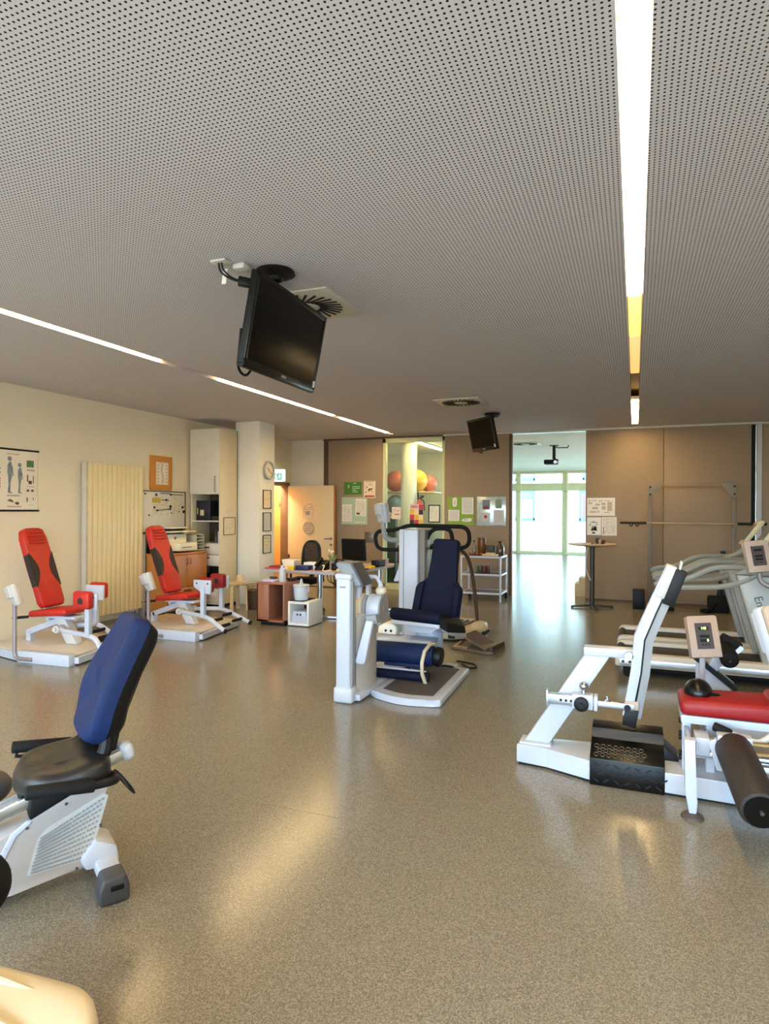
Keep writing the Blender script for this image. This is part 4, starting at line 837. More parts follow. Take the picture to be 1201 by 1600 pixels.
t = thing('cube_shelf', 'white open cube shelf under the bucket', 'shelf', (-4.19, 7.74, 0))
qx0, qx1, qy0, qy1 = -4.335, -4.02, 7.53, 7.93
m_cub = M('cube_white', (238, 234, 226), .4, var=.01)
for a in ((qx0, qx0 + .03, .012, .33), (qx1 - .03, qx1, .012, .33)): g = G(); g.box(a[0], a[1], qy0, qy1, a[2], a[3], .002); build('side', g, m_cub, t)
g = G(); g.box(qx0 + .03, qx1 - .03, qy0, qy1, .30, .33, .001); build('top', g, m_cub, t)
g = G(); g.box(qx0 + .03, qx1 - .03, qy0, qy1, .012, .045, .001); build('bottom', g, m_cub, t)
g = G(); g.box(qx0 + .01, qx1 - .01, qy0 + .01, qy1 - .01, 0, .012); build('base', g, m_black, t)
boxy('dark_mat', 'dark mat lying on the white cube shelf', 'mat', qx0 + .005, qx1 - .09, qy0 + .02, qy1 - .02, .3305, .338, M('mat_navy', (32, 32, 44), .7), .002)
t = thing('step_stool', 'small white step with two round holes inside the cube shelf', 'step stool', (-4.19, 7.65, .046))
g = G(); g.prism([(-4.30, .046), (-4.06, .046), (-4.085, .20), (-4.275, .20)], 7.56, 7.80, 'xz', .008); build('step', g, m_white, t)
for x in (-4.205, -4.16): g = G(); g.cyl((x, 7.553, .155), (x, 7.564, .155), .013, 14); build('hole', g, m_black, t)
t = thing('bucket', 'white lidded bucket with a spout on the cube shelf', 'bucket', (-4.235, 7.70, .338))
g = G(); g.lathe([(.088, .339), (.092, .345), (.105, .52)], (-4.215, 7.68, 0), 28); build('pail', g, M('bucket_plastic', (218, 224, 232), .4, var=.02), t)
g = G(); g.lathe([(.113, .515), (.114, .54), (.10, .548), (.03, .552), (.022, .575), (.018, .60), (.008, .625), (0, .626)], (-4.215, 7.68, 0), 28); build('lid', g, m_white, t)
g = G(); g.tube(rnd([(-4.105, 7.68, .51), (-4.088, 7.67, .48), (-4.10, 7.65, .45), (-4.115, 7.64, .47)], .02), .006, 6); build('handle', g, m_white, t)

# ------------------------------------------------------------------ by the back wall
t = thing('serving_cart', 'white metal trolley with three shelves against the middle panel', 'trolley', (-2.48, 11.12, 0))
kx0, kx1, ky0, ky1 = -2.81, -2.13, 10.86, 11.40
for x in (kx0, kx1):
    for y in (ky0, ky1): g = G(); g.box(x - .014, x + .014, y - .014, y + .014, .0 if y == ky0 else .08, .775, .003); build('post', g, m_white, t)
for z in (.13, .45, .755):
    g = G(); g.box(kx0, kx1, ky0, ky1, z, z + .012); build('shelf_plate', g, M('shelf_grey', (128, 126, 132), .4, var=.03), t)
    g = G()
    for a in ((kx0, kx1, ky0 - .012, ky0 + .012), (kx0, kx1, ky1 - .012, ky1 + .012), (kx0 - .012, kx0 + .012, ky0, ky1), (kx1 - .012, kx1 + .012, ky0, ky1)): g.box(*a, z - .014, z + .02, .003)
    build('shelf_rim', g, m_white, t)
for x in (kx0 + .02, kx1 + .0):
    g = G(); g.cyl((x - .02, ky1, .05), (x + .02, ky1, .05), .05, 18); build('wheel', g, m_rubber, t)
m_amber = M('amber_liquid', (120, 74, 30), .2, var=.2); m_brglass = M('brown_glass', (86, 66, 52), .15, var=.1, coat=.4)
def jar(name, label, cat, x, y, z, prof, mat, cap=None, capm=None):
    t = thing(name, label, cat, (x, y, z)); g = G(); g.lathe([(r, z + h) for r, h in prof], (x, y, 0), 18); build('body', g, mat, t)
    if cap: g = G(); g.lathe([(r, z + h) for r, h in cap], (x, y, 0), 16); build('lid', g, capm or m_black, t)
TZ = .776
jar('glass_bottle', 'slim grey bottle, leftmost on the trolley top', 'bottle', -2.64, 11.1, TZ, [(.038, 0), (.042, .01), (.042, .14), (.018, .19), (.018, .235), (0, .236)], M('grey_glass', (120, 116, 108), .15, var=.1, coat=.4), [(.02, .235), (.02, .255), (0, .256)])
jar('tall_jar', 'tall amber jar with a dark lid on the trolley top', 'jar', -2.53, 11.22, TZ, [(.07, 0), (.075, .01), (.075, .25)], m_amber, [(.078, .25), (.078, .30), (0, .302)], m_brownpost)
jar('grey_bowl', 'dark grey cup in the middle of the trolley top', 'cup', -2.36, 11.2, TZ, [(.055, 0), (.06, .01), (.085, .12), (.088, .17), (.083, .17), (.055, .02), (0, .018)], M('stoneware', (84, 84, 78), .5, var=.1))
jar('glass_bottle', 'wide brown glass bottle, rightmost on the trolley top', 'bottle', -2.19, 11.15, TZ, [(.065, 0), (.07, .01), (.07, .15), (.035, .20), (.03, .235), (0, .236)], m_brglass, [(.033, .225), (.033, .25), (0, .252)])
for i, (x, y, r) in enumerate(((-2.69, 10.98, .028), (-2.62, 10.95, .03), (-2.55, 10.97, .032), (-2.49, 11.0, .03), (-2.58, 11.02, .03))):
    g = G(); g.sphere((x, y, TZ + r * .9), r, (1, 1, .9), 12, 8); tag(build('fruit', g, M('fruit_russet', (150, 82, 36), .4, var=.2, scale=30)), ('leftmost russet fruit at the front of the trolley top', 'second russet fruit from the left on the trolley top', 'russet fruit in the middle of the front row on the trolley', 'russet fruit nearest to the wooden snack tray', 'russet fruit lying behind the front row on the trolley')[i], 'fruit', 'fruit on the trolley')
t = thing('snack_tray', 'wooden tray with pale snacks at the front of the trolley top', 'tray', (-2.34, 10.98, TZ))
g = G(); g.box(-2.46, -2.20, 10.9, 11.06, TZ, TZ + .03, .004); build('tray', g, m_birch, t)
g = G()
for i in range(14): g.sphere((-2.40 + .17 * random.random(), 10.93 + .1 * random.random(), TZ + .04), .016 + .01 * random.random(), (1.2, 1, .8), 8, 6)
build('snacks', g, M('snack_cream', (232, 214, 170), .6, var=.08), t, kind='stuff')
for i, (x, c) in enumerate(((-2.58, (120, 128, 96)), (-2.51, (96, 84, 66)), (-2.44, (120, 78, 70)), (-2.37, (98, 62, 44)))):
    jar('drinking_glass', ('greenish', 'olive brown', 'reddish', 'dark brown')[i] + ' glass in the row on the middle trolley shelf', 'glass', x, 11.02, .463, [(.03, 0), (.033, .005), (.036, .13), (.033, .13), (.028, .01), (0, .008)], M('glass_tint_%d' % i, c, .1, var=.1, coat=.5))

t = thing('bar_table', 'round pale bar table on a dark pole by the right panel', 'table', (-.63, 10.82, 0))
g = G(); g.lathe([(.30, 1.005), (.365, 1.018), (.375, 1.025), (.372, 1.035), (0, 1.036)], (-.64, 10.82, 0), 40); build('top', g, M('table_top_birch', (206, 180, 144), .35, var=.04), t)
g = G(); g.cyl((-.64, 10.82, .04), (-.64, 10.82, 1.01), .038, 16); g.lathe([(.12, .985), (.12, 1.005)], (-.64, 10.82, 0), 20); build('pole', g, M('pole_grey', (74, 66, 62), .4, .4, var=.05), t)
for a in (15, 105, 195, 285):
    d = Vector((math.cos(R(a)), math.sin(R(a)), 0)); c = Vector((-.64, 10.82, .045)); g = G(); g.bar(c, c + d * .33 + Vector((0, 0, -.025)), .045, .03, bev=.006); g.cyl(c + d * .31 + Vector((0, 0, -.045)), c + d * .31 + Vector((0, 0, -.01)), .02, 10); build('foot', g, MATS['pole_grey'], t)
g = G(); g.tube(rnd([(-.70, 10.76, .98), (-.735, 10.76, .8), (-.73, 10.76, .6), (-.66, 10.77, .45)], .2, 6), .010, 6); build('pole_reflection', g, m_white2, t)  # white tube modelled in place of a curved reflection beside the pole
for nm, x, r, h, c in (('dark_cup', -.56, .03, .09, (60, 40, 30)), ('brown_cup', -.48, .035, .06, (90, 46, 36)), ('pale_cup', -.52, .022, .07, (200, 176, 150))):
    jar(nm, nm.replace('_', ' ') + ' on the round bar table', 'cup', x, 10.78 - .05 * (nm == 'pale_cup'), 1.0365, [(r * .8, 0), (r, h * .5), (r, h), (r * .85, h), (r * .7, .01), (0, .008)], M(nm, c, .4, var=.1))
g = G(); g.lathe([(.02, 1.0365), (.03, 1.042), (.03, 1.05), (0, 1.052)], (-.63, 10.74, 0), 12); tag(build('coaster', g, M('coaster_brown', (110, 70, 50), .6)), 'small brown coaster on the bar table', 'coaster')

t = thing('wooden_steps', 'beige wooden step block just inside the opening by the right panel', 'step', (-.95, 12.35, 0))
g = G(); g.box(-1.02, -.6, 12.1, 12.6, 0, .24, .006); g.box(-.95, -.6, 12.12, 12.6, .24, .34, .006); build('block', g, m_birch, t)

# storage seen through the glazed panel
g = G(); g.box(-5.5, -4.25, 13.9, 14.75, 1.95, 1.99, .004); g.box(-5.5, -5.46, 13.9, 14.4, 0, 2.0); g.box(-5.5, -5.0, 13.9, 14.4, 1.42, 1.46); tag(build('ball_shelf', g, m_birch), 'shelf carrying exercise balls behind the round column', 'shelf')
for lab, x, z, r, c in (('salmon pink exercise ball left of the round column', -5.22, 2.237, .245, (206, 128, 112)), ('yellow exercise ball right of the round column', -4.71, 2.247, .255, (232, 186, 70)), ('dusty red exercise ball behind the yellow one', -4.55, 2.192, .20, (196, 116, 104)), ('blue grey exercise ball on the lower shelf', -5.22, 1.69, .225, (112, 140, 146))):
    g = G(); g.sphere((x, 14.05 + .45 * (r == .20), z), r, (1, 1, 1), 24, 16); tag(build('exercise_ball', g, M('ball_%d' % c[0], c, .35, var=.03)), lab, 'ball', 'exercise balls on the shelf')
boxy('red_cushion', 'red cushion block on the floor behind the glass', 'cushion', -5.25, -4.62, 13.6, 13.85, 0.35, .75, M('cushion_red', (180, 28, 36), .6), .03)
boxy('cushion_bench', 'pale bench under the red cushion behind the glass', 'bench', -5.3, -4.55, 13.5, 13.88, 0, .349, m_birch)
boxy('green_roll', 'dark green standing mat behind the glass', 'mat', -5.35, -4.85, 13.05, 13.2, .0, 1.38, M('mat_green', (58, 82, 74), .7), .02)
t = thing('fire_extinguisher', 'red fire extinguisher hanging at the round column', 'extinguisher', (-4.27, 13.0, 1.5))
g = G(); g.lathe([(.06, 1.42), (.065, 1.45), (.065, 1.72), (.03, 1.78), (.02, 1.80)], (-4.28, 12.98, 0), 16); build('cylinder', g, M('extinguisher_red', (200, 90, 70), .35), t)
g = G(); g.bar((-4.30, 12.98, 1.81), (-4.20, 12.98, 1.84), .03, .03); g.bar((-4.30, 12.98, 1.86), (-4.18, 12.98, 1.86), .025, .02); g.tube(rnd([(-4.26, 12.98, 1.80), (-4.18, 12.97, 1.76), (-4.17, 12.97, 1.55)], .05), .012, 6); g.bar((-4.32, 13, 1.75), (-4.32, 13, 1.95), .03, .03); build('valve', g, m_black, t)

# ------------------------------------------------------------------ training machines
def console(g_T, t, w=.17, h=.25, d=.06, face=True, lit=False, digits=True, shell=None):
    """instrument head; local x right, y away from the reader, z up; origin at its centre"""
    g = G(); g.X = g_T; g.box(-w / 2, w / 2, .0, d, -h / 2, h / 2, .012); g.box(-w * .44, w * .44, d - .01, d + .03, -h * .1, h * .46, .012); build('console_housing', g, shell or m_white, t)
    g = G(); g.X = g_T; g.prism([(-w * .5, -h * .5), (w * .5, -h * .5), (w * .5, h * .46), (w * .44, h * .5), (-w * .44, h * .5), (-w * .5, h * .46)], -.02, .002, 'xz', .006); b = build('console_bezel', g, m_beige if face else m_white2, t)
    g = G(); g.X = g_T; g.box(-w * .27, w * .27, -.024, -.018, -h * .30, h * .32); m = build('console_face', g, m_screen, t)
    if digits:
        for i, (z, s) in enumerate(((.19, '140'), (.0, ''), (-.10, '0'))):
            g = G(); g.X = g_T; g.box(-w * .16, w * .16, -.0255, -.0235, h * z - h * .035, h * z + h * .035); build('display_window', g, m_black, m)
            if lit and s:
                M4 = g_T @ Matrix.Translation((0 if i == 0 else w * .09, -.026, h * z)) @ Matrix.Rotation(R(90), 4, 'X')
                text(s, h * .085, m_led, M4, m, 'digits')
        for i in range(3):
            g = G(); g.X = g_T; g.cyl((-w * .1 + i * w * .1, -.024, -h * .2), (-w * .1 + i * w * .1, -.028, -h * .2), .005, 8); build('button', g, m_black, m)

# two red leg machines
def red_machine(label, T0, rz, outside, arms):
    t = thing('leg_machine', label, 'training machine', T0, rz, 'red leg machines along the left wall')
    X0 = WM[t.name]
    def N(): g = G(); g.X = X0; return g
    g = N(); g.prism([(-.75, -.30), (-.10, -.50), (.55, -.50), (.50, .05), (.40, .55), (-.75, .55)], .075, .095, 'xy', .003); build('base_plate', g, M('base_plate_beige', (214, 204, 190), .25, var=.03), t)
    g = N(); g.box(-.08, .58, -.55, -.46, .0, .115, .006); g.box(-.75, -.70, -.3, .55, 0, .08); g.bar((.60, -.47, .05), (.44, .55, .05), .05, .06); g.box(-.75, .42, .50, .57, 0, .09, .005); g.bar((-.72, -.33, .05), (-.08, -.51, .05), .05, .08); build('base_frame', g, m_white, t)
    g = N(); g.tube(rnd([(.12, -.55, .04), (-.10, -.56, .04), (-.10, -.56, .62)], .07, 5), .021, 10); build('console_post', g, M('post_mauve', (150, 138, 140), .4, .2), t)
    console(X0 @ Matrix.Translation((-.08, -.56, .69)) @ Matrix.Rotation(R(152), 4, 'Z') @ Matrix.Rotation(R(10), 4, 'Y') @ Matrix.Rotation(R(-14), 4, 'X'), t, .18, .22, .05, True, False, True, m_white2)
    g = N(); g.prism([(.05, .10), (.19, .10), (.02, .38), (-.12, .38)], -.05, .05, 'xz', .005); build('seat_column', g, m_white2, t)
    g = N(); g.bar((-.50, 0, .19), (-.02, 0, .36), .06, .06); g.bar((-.50, 0, .06), (-.50, 0, .21), .06, .06); g.box(-.25, .2, -.09, .09, .37, .40, .005); build('rear_strut', g, m_white, t)
    g = N(); g.hexa([(-.32, -.21, .385), (.18, -.20, .43), (.18, .20, .43), (-.32, .21, .385), (-.32, -.21, .455), (.18, -.20, .50), (.18, .20, .50), (-.32, .21, .455)], .03, 3); build('seat', g, m_red, t)
    g = N(); g.bar((-.28, -.23, .40), (-.42, -.25, .385), .03, .03, bev=.01); build('lever_grip', g, m_black, t)
    g = N(); g.cyl((-.42, -.25, .385), (-.48, -.255, .38), .009, 8); build('lever_rod', g, m_chrome, t)
    # backrest: long pad leaning back, dark waist inlays, ribbed head
    p0, p1 = Vector((-.15, 0, .50)), Vector((-.47, 0, 1.35)); d = (p1 - p0); L = d.length; d.normalize(); nrm = Vector((d.z, 0, -d.x))
    B = X0 @ Matrix.Translation(p0) @ Matrix((Vector((0, 1, 0)), d, nrm)).transposed().to_4x4()     # x across, y up the pad, z out of the pad
    ol = [(-.135, .0), (.135, .0), (.162, .06), (.155, .45), (.162, L - .12), (.135, L - .02), (.08, L), (-.08, L), (-.135, L - .02), (-.162, L - .12), (-.155, .45), (-.162, .06)]
    g = G(); g.X = B; g.prism(ol, -.085, 0, 'xy', .022, 3); bk = build('backrest', g, m_red, t)
    for s in (-1, 1):
        g = G(); g.X = B; pts = [(s * .157, .22), (s * .157, .62)] + [(s * (.157 - .085 * math.sin(PI * k / 8)), .62 - .40 * k / 8) for k in range(1, 8)]
        g.prism(pts, -.005, .0035, 'xy'); g.box(min(s * .152, s * .163), max(s * .152, s * .163), .24, .60, -.07, .0); build('waist_inlay', g, m_brownpad, bk)
    for k in range(4):
        g = G(); g.X = B; g.tube([(-.11, L - .06 - k * .04, .0), (-.07, L - .065 - k * .04, .006), (.07, L - .065 - k * .04, .006), (.11, L - .06 - k * .04, 0)], .011, 6); build('head_rib', g, m_red, bk)
    g = G(); g.X = B; g.box(-.06, .06, -.14, .5, -.12, -.085, .006); build('back_carrier', g, m_white2, t)
    # two swing arms with knee pads and foot pegs
    for s, fx, ex in arms:
        yb = s * .10; yp = s * .29
        g = N(); g.tube(rnd([(.02, yb, .27), (.18, s * .20, .27), (.34 + fx, yp, .265), (.44 + fx, yp, .24), (ex, yp + s * .02, .11)], .06, 4), .026, 8); build('swing_arm', g, m_white, t)
        g = N(); g.box(.32 + fx, .375 + fx, yp - .028, yp + .028, .25, .62, .006); build('pad_post', g, m_white, t)
        pin = yp + s * .035; k = s if outside else -s
        g = N(); g.prism([(.21 + fx, .70), (.46 + fx, .70), (.46 + fx, .535), (.34 + fx, .535), (.21 + fx, .62)], yp - .012 - .0, yp + .012, 'xz', .004); pl_ = build('pad_plate', g, m_white, t)
        for px_ in (.26, .42): g = N(); g.cyl((px_ + fx, yp - s * -.012, .66), (px_ + fx, yp + s * .02, .66), .010, 8); build('bolt', g, m_black, pl_)
        g = N(); a, b = sorted((yp + k * .014, yp + k * .105)); g.box(.23 + fx, .44 + fx, a, b, .545, .725, .03, 3); kp = build('knee_pad', g, m_red_dk if not outside else m_red, t)
        g = N(); yy = yp + k * .107; g.lathe([(.035, 0), (.035, .003), (0, .004)], (.34 + fx, yp + k * .104, .63), 16, Matrix.Rotation(R(90 if k < 0 else -90), 3, 'X').to_4x4()); build('pad_hole', g, m_brownpad, kp)
        for q in (.50, .64):
            qa, k2 = .44 + fx, (q - .44) / .30; qx = qa + (ex - qa) * k2; z = .24 - .13 * k2; g = N(); g.cyl((qx, yp, z), (qx, yp - s * .19, z), .02, 10, bev=.006); build('foot_peg', g, m_rubber, t)
        g = N(); e = Vector((ex, yp + s * .02, .11)); g.cyl(e, e + Vector((.02, 0, -.008)), .03, 10); build('end_plug', g, m_black, t)
    g = N(); g.cyl((.02, -.16, .27), (.02, .16, .27), .04, 14); g.cyl((.02, -.17, .27), (.02, -.19, .27), .02, 10); build('pivot', g, m_white2, t)
    return t
red_machine('red and white leg machine beside the radiator, nearest to the anatomy poster', (-5.78, 5.24, 0), R(3), True, ((-1, .23, .78), (1, -.21, .42)))
red_machine('red and white leg machine in front of the wooden cupboard', (-5.37, 6.72, 0), R(0), False, ((-1, .15, .82), (1, -.0, .76)))

# blue leg machine in the middle of the room
t = thing('leg_dynamometer', 'large white leg machine with navy chair and rollers in mid room', 'training machine', (-1.85, 5.4, 0))
g = G(); g.prism([(-2.27, 4.72), (-2.06, 4.74), (-2.06, 5.9), (-2.35, 5.95), (-2.38, 5.5), (-2.27, 5.2)], .012, .065, 'xy', .012); g.box(-2.36, -1.6, 5.7, 6.1, .012, .06, .01); build('base', g, m_white, t)
fp = [(-2.055, 4.94)] + [(-2.055 + .635 * k / 10, 4.94 - .06 * k / 10 - .10 * math.sin(PI * k / 10)) for k in range(1, 10)] + [(-1.42, 4.86), (-1.46, 5.96), (-1.70, 6.02), (-2.05, 5.85)]
g = G(); g.prism(fp, .004, .06, 'xy', .014, 3); build('foot_plate', g, m_white, t)
fi = [(-1.96, 5.0)] + [(-1.96 + .45 * k / 8, 5.0 - .05 * k / 8 - .055 * math.sin(PI * k / 8)) for k in range(1, 8)] + [(-1.51, 4.95), (-1.535, 5.88), (-1.72, 5.92), (-1.97, 5.80)]
g = G(); g.prism(fi, .058, .064, 'xy'); build('grip_mat', g, M('foot_mat_grey', (84, 78, 76), .7, var=.08, scale=60, bump=.2, bscale=200), t)
g = G(); g.box(-2.255, -2.125, 4.68, 4.76, .01, 1.03, .022, 3); g.box(-2.265, -2.115, 4.675, 4.77, .99, 1.045, .02, 3); g.box(-2.27, -2.10, 4.665, 4.79, 0, .13, .025, 3); build('front_post', g, m_white, t)
g = G(); g.box(-2.122, -2.112, 4.70, 4.76, .14, .98); g.box(-2.215, -2.165, 4.674, 4.681, .93, .945); build('post_seam', g, m_grey, t)
ell = [(-2.165 + .10 * math.cos(2 * PI * k / 24), 5.0 + .25 * math.sin(2 * PI * k / 24)) for k in range(24)]
g = G(); g.prism(ell, .06, .70, 'xy', .01); build('drive_tower', g, M('tower_grey', (186, 182, 176), .45, var=.03), t)
g = G(); g.box(-2.125, -2.116, 4.78, 4.79, .08, .68); build('tower_seam', g, m_dgrey, t)
mz, my = .735, 5.0
g = G(); g.cyl((-2.27, my, mz), (-2.12, my, mz), .115, 28, bev=.015); build('motor_rear', g, M('motor_ivory', (224, 210, 186), .4, var=.02), t)
g = G(); g.cyl((-2.12, my, mz), (-2.085, my, mz), .122, 28); build('motor_ring', g, m_grey, t)
g = G(); g.cyl((-2.085, my, mz), (-1.965, my, mz), .118, 32, bev=.018); build('motor_head', g, m_white, t)
g = G(); g.cyl((-1.966, my, mz), (-1.958, my, mz), .108, 32); g.cyl((-1.958, my, mz), (-1.952, my, mz), .02, 12); build('motor_cap', g, m_grey, t)
g = G(); g.prism([(-2.285, 1.115), (-2.265, 1.135), (-2.15, 1.128), (-2.05, .955), (-2.065, .935), (-2.17, .95)], 4.73, 4.94, 'xz', .012); build('monitor_shell', g, M('monitor_grey', (128, 136, 142), .4, var=.04), t)
g = G(); g.bar((-2.145, 4.835, 1.12), (-2.045, 4.835, .945), .20, .03, (1, 0, .5), bev=.006); build('monitor_face', g, m_dgrey, t)
g = G(); g.cyl((-2.13, 4.84, .84), (-2.11, 4.84, .98), .03, 12); g.bar((-2.09, 4.98, .84), (-2.09, 4.98, .99), .03, .05); g.tube(rnd([(-2.16, 4.95, 1.00), (-2.02, 4.98, 1.0), (-1.97, 4.98, .92)], .02), .017, 8); build('monitor_arm', g, m_white, t)
g = G(); g.sphere((-1.975, 4.98, .885), .05, (1, 1, .75), 14, 9); build('arm_knob', g, M('motor_ivory', (224, 210, 186), .4), t)
g = G(); g.bar((-2.0, 4.84, .70), (-1.985, 4.84, .63), .07, .09); build('lever_joint', g, m_grey, t)
g = G(); g.prism([(-2.02, .67), (-1.955, .665), (-2.025, .325), (-2.04, .31), (-2.10, .31), (-2.115, .325)], 4.75, 4.80, 'xz', .012, 3); build('lever_arm', g, m_white, t)
g = G(); g.cyl((-2.235, 5.42, .275), (-1.66, 5.47, .265), .095, 28, bev=.02); g.box(-2.1, -1.75, 5.36, 5.42, .165, .2, .01); build('thigh_roller', g, m_blue2, t)
g = G(); g.cyl((-1.66, 5.47, .262), (-1.585, 5.47, .255), .085, 24, bev=.02); build('roller_end', g, m_black, t)
g = G(); g.cyl((-2.22, 5.28, .115), (-1.66, 5.32, .105), .04, 18, bev=.01); build('shin_roller', g, m_blue, t)
g = G(); g.tube(rnd([(-1.68, 5.46, .365), (-1.70, 5.36, .36), (-1.715, 5.27, .26), (-1.70, 5.25, .14), (-1.675, 5.28, .055)], .1, 5), [.014] * 20, 8) if False else g.tube([(-1.665, 5.48, .365), (-1.68, 5.40, .375), (-1.70, 5.31, .33), (-1.71, 5.27, .24), (-1.705, 5.26, .15), (-1.68, 5.28, .06)], .017, 8); build('roller_bracket', g, m_cream_pl, t)
g = G(); g.tube(rnd([(-2.27, 5.36, .26), (-2.22, 5.26, .16), (-2.24, 5.27, .105)], .03), .012, 8); g.tube(rnd([(-2.17, 5.36, .24), (-2.22, 5.26, .17)], .03), .01, 8); g.bar((-2.22, 5.33, .155), (-1.70, 5.36, .14), .02, .02); g.cyl((-2.31, 5.41, .28), (-2.235, 5.42, .277), .042, 16); build('roller_frame', g, m_white, t)
g = G(); g.bar((-2.30, 5.36, .36), (-2.23, 5.40, .30), .022, .022); build('clamp_lever', g, m_black, t)
g = G(); g.prism([(-2.35, .345), (-2.15, .345), (-2.145, .42), (-2.18, .455), (-2.28, .458), (-2.34, .42)], 5.82, 6.0, 'xz', .02, 3); b = build('control_box', g, M('control_ivory', (240, 232, 214), .4, var=.01), t)
for x in (-2.26, -2.205): g = G(); g.cyl((x, 5.822, .385), (x, 5.815, .385), .013, 12); build('socket', g, m_black, b)
g = G(); g.box(-2.38, -1.75, 5.66, 5.9, .30, .345, .012); g.box(-2.38, -2.30, 5.62, 5.7, .06, .39, .02); build('cross_beam', g, m_white, t)
pe = [(-1.87 + .135 * math.cos(2 * PI * k / 28), 6.0 + .11 * math.sin(2 * PI * k / 28)) for k in range(28)]
g = G(); g.prism(pe, .055, .44, 'xy', .008); build('pedestal', g, m_white, t)
g = G(); g.cyl((-2.12, 5.60, .60), (-1.635, 5.60, .575), .055, 22, bev=.015); g.hexa([(-2.11, 5.60, .52), (-1.64, 5.60, .50), (-1.62, 6.18, .40), (-2.1, 6.18, .42), (-2.11, 5.60, .60), (-1.64, 5.60, .58), (-1.62, 6.18, .48), (-2.1, 6.18, .50)], .02); build('seat_pad', g, m_blue, t)
g = G(); g.hexa([(-2.11, 5.56, .505), (-1.64, 5.56, .485), (-1.62, 6.15, .39), (-2.1, 6.15, .41), (-2.11, 5.56, .545), (-1.64, 5.56, .525), (-1.62, 6.15, .41), (-2.1, 6.15, .43)], .008); g.prism([(-1.98, .50), (-1.66, .49), (-1.74, .43), (-1.93, .43)], 5.62, 6.1, 'xz'); build('seat_frame', g, m_white, t)
g = G(); g.hexa([(-1.64, 5.56, .50), (-1.57, 5.60, .45), (-1.49, 5.95, .39), (-1.60, 6.1, .42), (-1.64, 5.56, .585), (-1.58, 5.60, .55), (-1.50, 5.95, .455), (-1.60, 6.1, .52)], .012); build('side_wedge', g, m_rubber, t)
g = G(); g.hexa([(-1.63, 5.60, .455), (-1.56, 5.63, .42), (-1.48, 5.96, .34), (-1.58, 6.1, .38), (-1.63, 5.58, .49), (-1.565, 5.61, .445), (-1.49, 5.95, .385), (-1.59, 6.1, .43)], .008); build('side_carrier', g, m_grey, t)
Bk = Matrix.Translation((0, 6.16, .46)) @ Matrix.Rotation(R(-9), 4, 'X') @ Matrix.Translation((0, 0, -.46))
bo = [(-2.125, .47), (-1.63, .45), (-1.605, .77), (-1.625, .81), (-1.685, .85), (-1.65, 1.25), (-1.675, 1.275), (-1.90, 1.285), (-1.925, 1.26), (-1.945, .87), (-2.05, .83), (-2.085, .79)]
g = G(); g.X = Bk; g.prism(bo, 0, .08, 'xz', .018, 3); bk = build('backrest', g, m_blue, t)
g = G(); g.X = Bk; g.prism([(-1.70, .47), (-1.64, .465), (-1.615, .765), (-1.685, .835)], -.035, .01, 'xz', .014, 3); build('side_bolster', g, m_blue, bk)
g = G(); g.X = Bk; g.prism([(-2.115, .48), (-2.04, .475), (-1.985, .845), (-2.045, .82), (-2.075, .78)], -.035, .01, 'xz', .014, 3); build('side_bolster', g, m_blue, bk)
g = G(); g.X = Bk; g.box(-1.86, -1.76, .08, .13, .42, 1.1, .01); g.box(-1.86, -1.76, -.1, .12, .40, .46, .01); build('back_carrier', g, m_white, t)
g = G(); g.tube(rnd([(-1.62, 6.3, .01), (-1.5, 6.15, .01), (-1.44, 6.2, .01), (-1.5, 6.35, .01), (-1.7, 6.4, .01)], .08, 5), .008, 6); tag(build('power_cord', g, m_rubber), 'dark cord lying on the floor behind the navy chair', 'cord')

# vibration platform with tall column and black rails
t = thing('vibration_platform', 'white column machine with black loop handles behind the navy chair', 'training machine', (-2.2, 7.6, 0))
g = G(); g.box(-2.585, -2.345, 7.06, 7.30, .0, 1.335, .02, 3); build('column', g, m_white, t)
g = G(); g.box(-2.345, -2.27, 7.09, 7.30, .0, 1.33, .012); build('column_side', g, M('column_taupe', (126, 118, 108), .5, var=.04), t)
g = G(); g.box(-2.525, -2.52, 7.052, 7.062, .05, 1.31); build('column_seam', g, m_grey, t)
g = G(); g.prism([(-2.6, .72), (-2.58, .90), (-2.585, .96), (-2.60, .90), (-2.665, .73), (-2.66, .71), (-2.63, .72)], 7.12, 7.16, 'xz', .004); build('white_flap', g, m_white, t)
g = G(); pts = rnd([(-2.60, 7.25, 1.085), (-2.95, 7.28, 1.075), (-2.98, 7.28, 1.30), (-2.68, 7.27, 1.325), (-2.55, 7.27, 1.375), (-1.80, 7.30, 1.37), (-1.80, 7.34, 1.12), (-2.06, 7.36, 1.115)], .12, 6); g.tube(pts, .024, 10); build('handle_loop', g, m_rubber, t)
g = G(); g.tube(rnd([(-2.30, 7.2, 1.19), (-2.24, 7.28, 1.345), (-2.02, 7.3, 1.345), (-1.97, 7.2, 1.20), (-1.98, 7.35, 1.1)], .09, 6), .024, 10); g.tube([(-2.3, 7.35, 1.11), (-2.0, 7.36, 1.11)], .02, 8); build('inner_arch', g, m_rubber, t)
g = G(); g.tube(rnd([(-2.05, 7.55, 1.13), (-1.92, 7.7, 1.02), (-1.87, 7.8, .75), (-1.83, 7.9, .14)], .25, 8), .024, 10); g.tube(rnd([(-2.28, 7.45, 1.14), (-2.42, 7.55, 1.06), (-2.48, 7.6, .9), (-2.42, 7.65, .5), (-2.4, 7.7, .12)], .16, 8), .018, 10); build('curved_rail', g, m_brownpost, t)
g = G(); g.tube(rnd([(-2.52, 7.2, 1.22), (-2.70, 7.1, 1.20), (-2.76, 7.05, 1.25), (-2.76, 7.0, 1.45)], .06, 5), .03, 8); build('tablet_arm', g, m_grey, t)
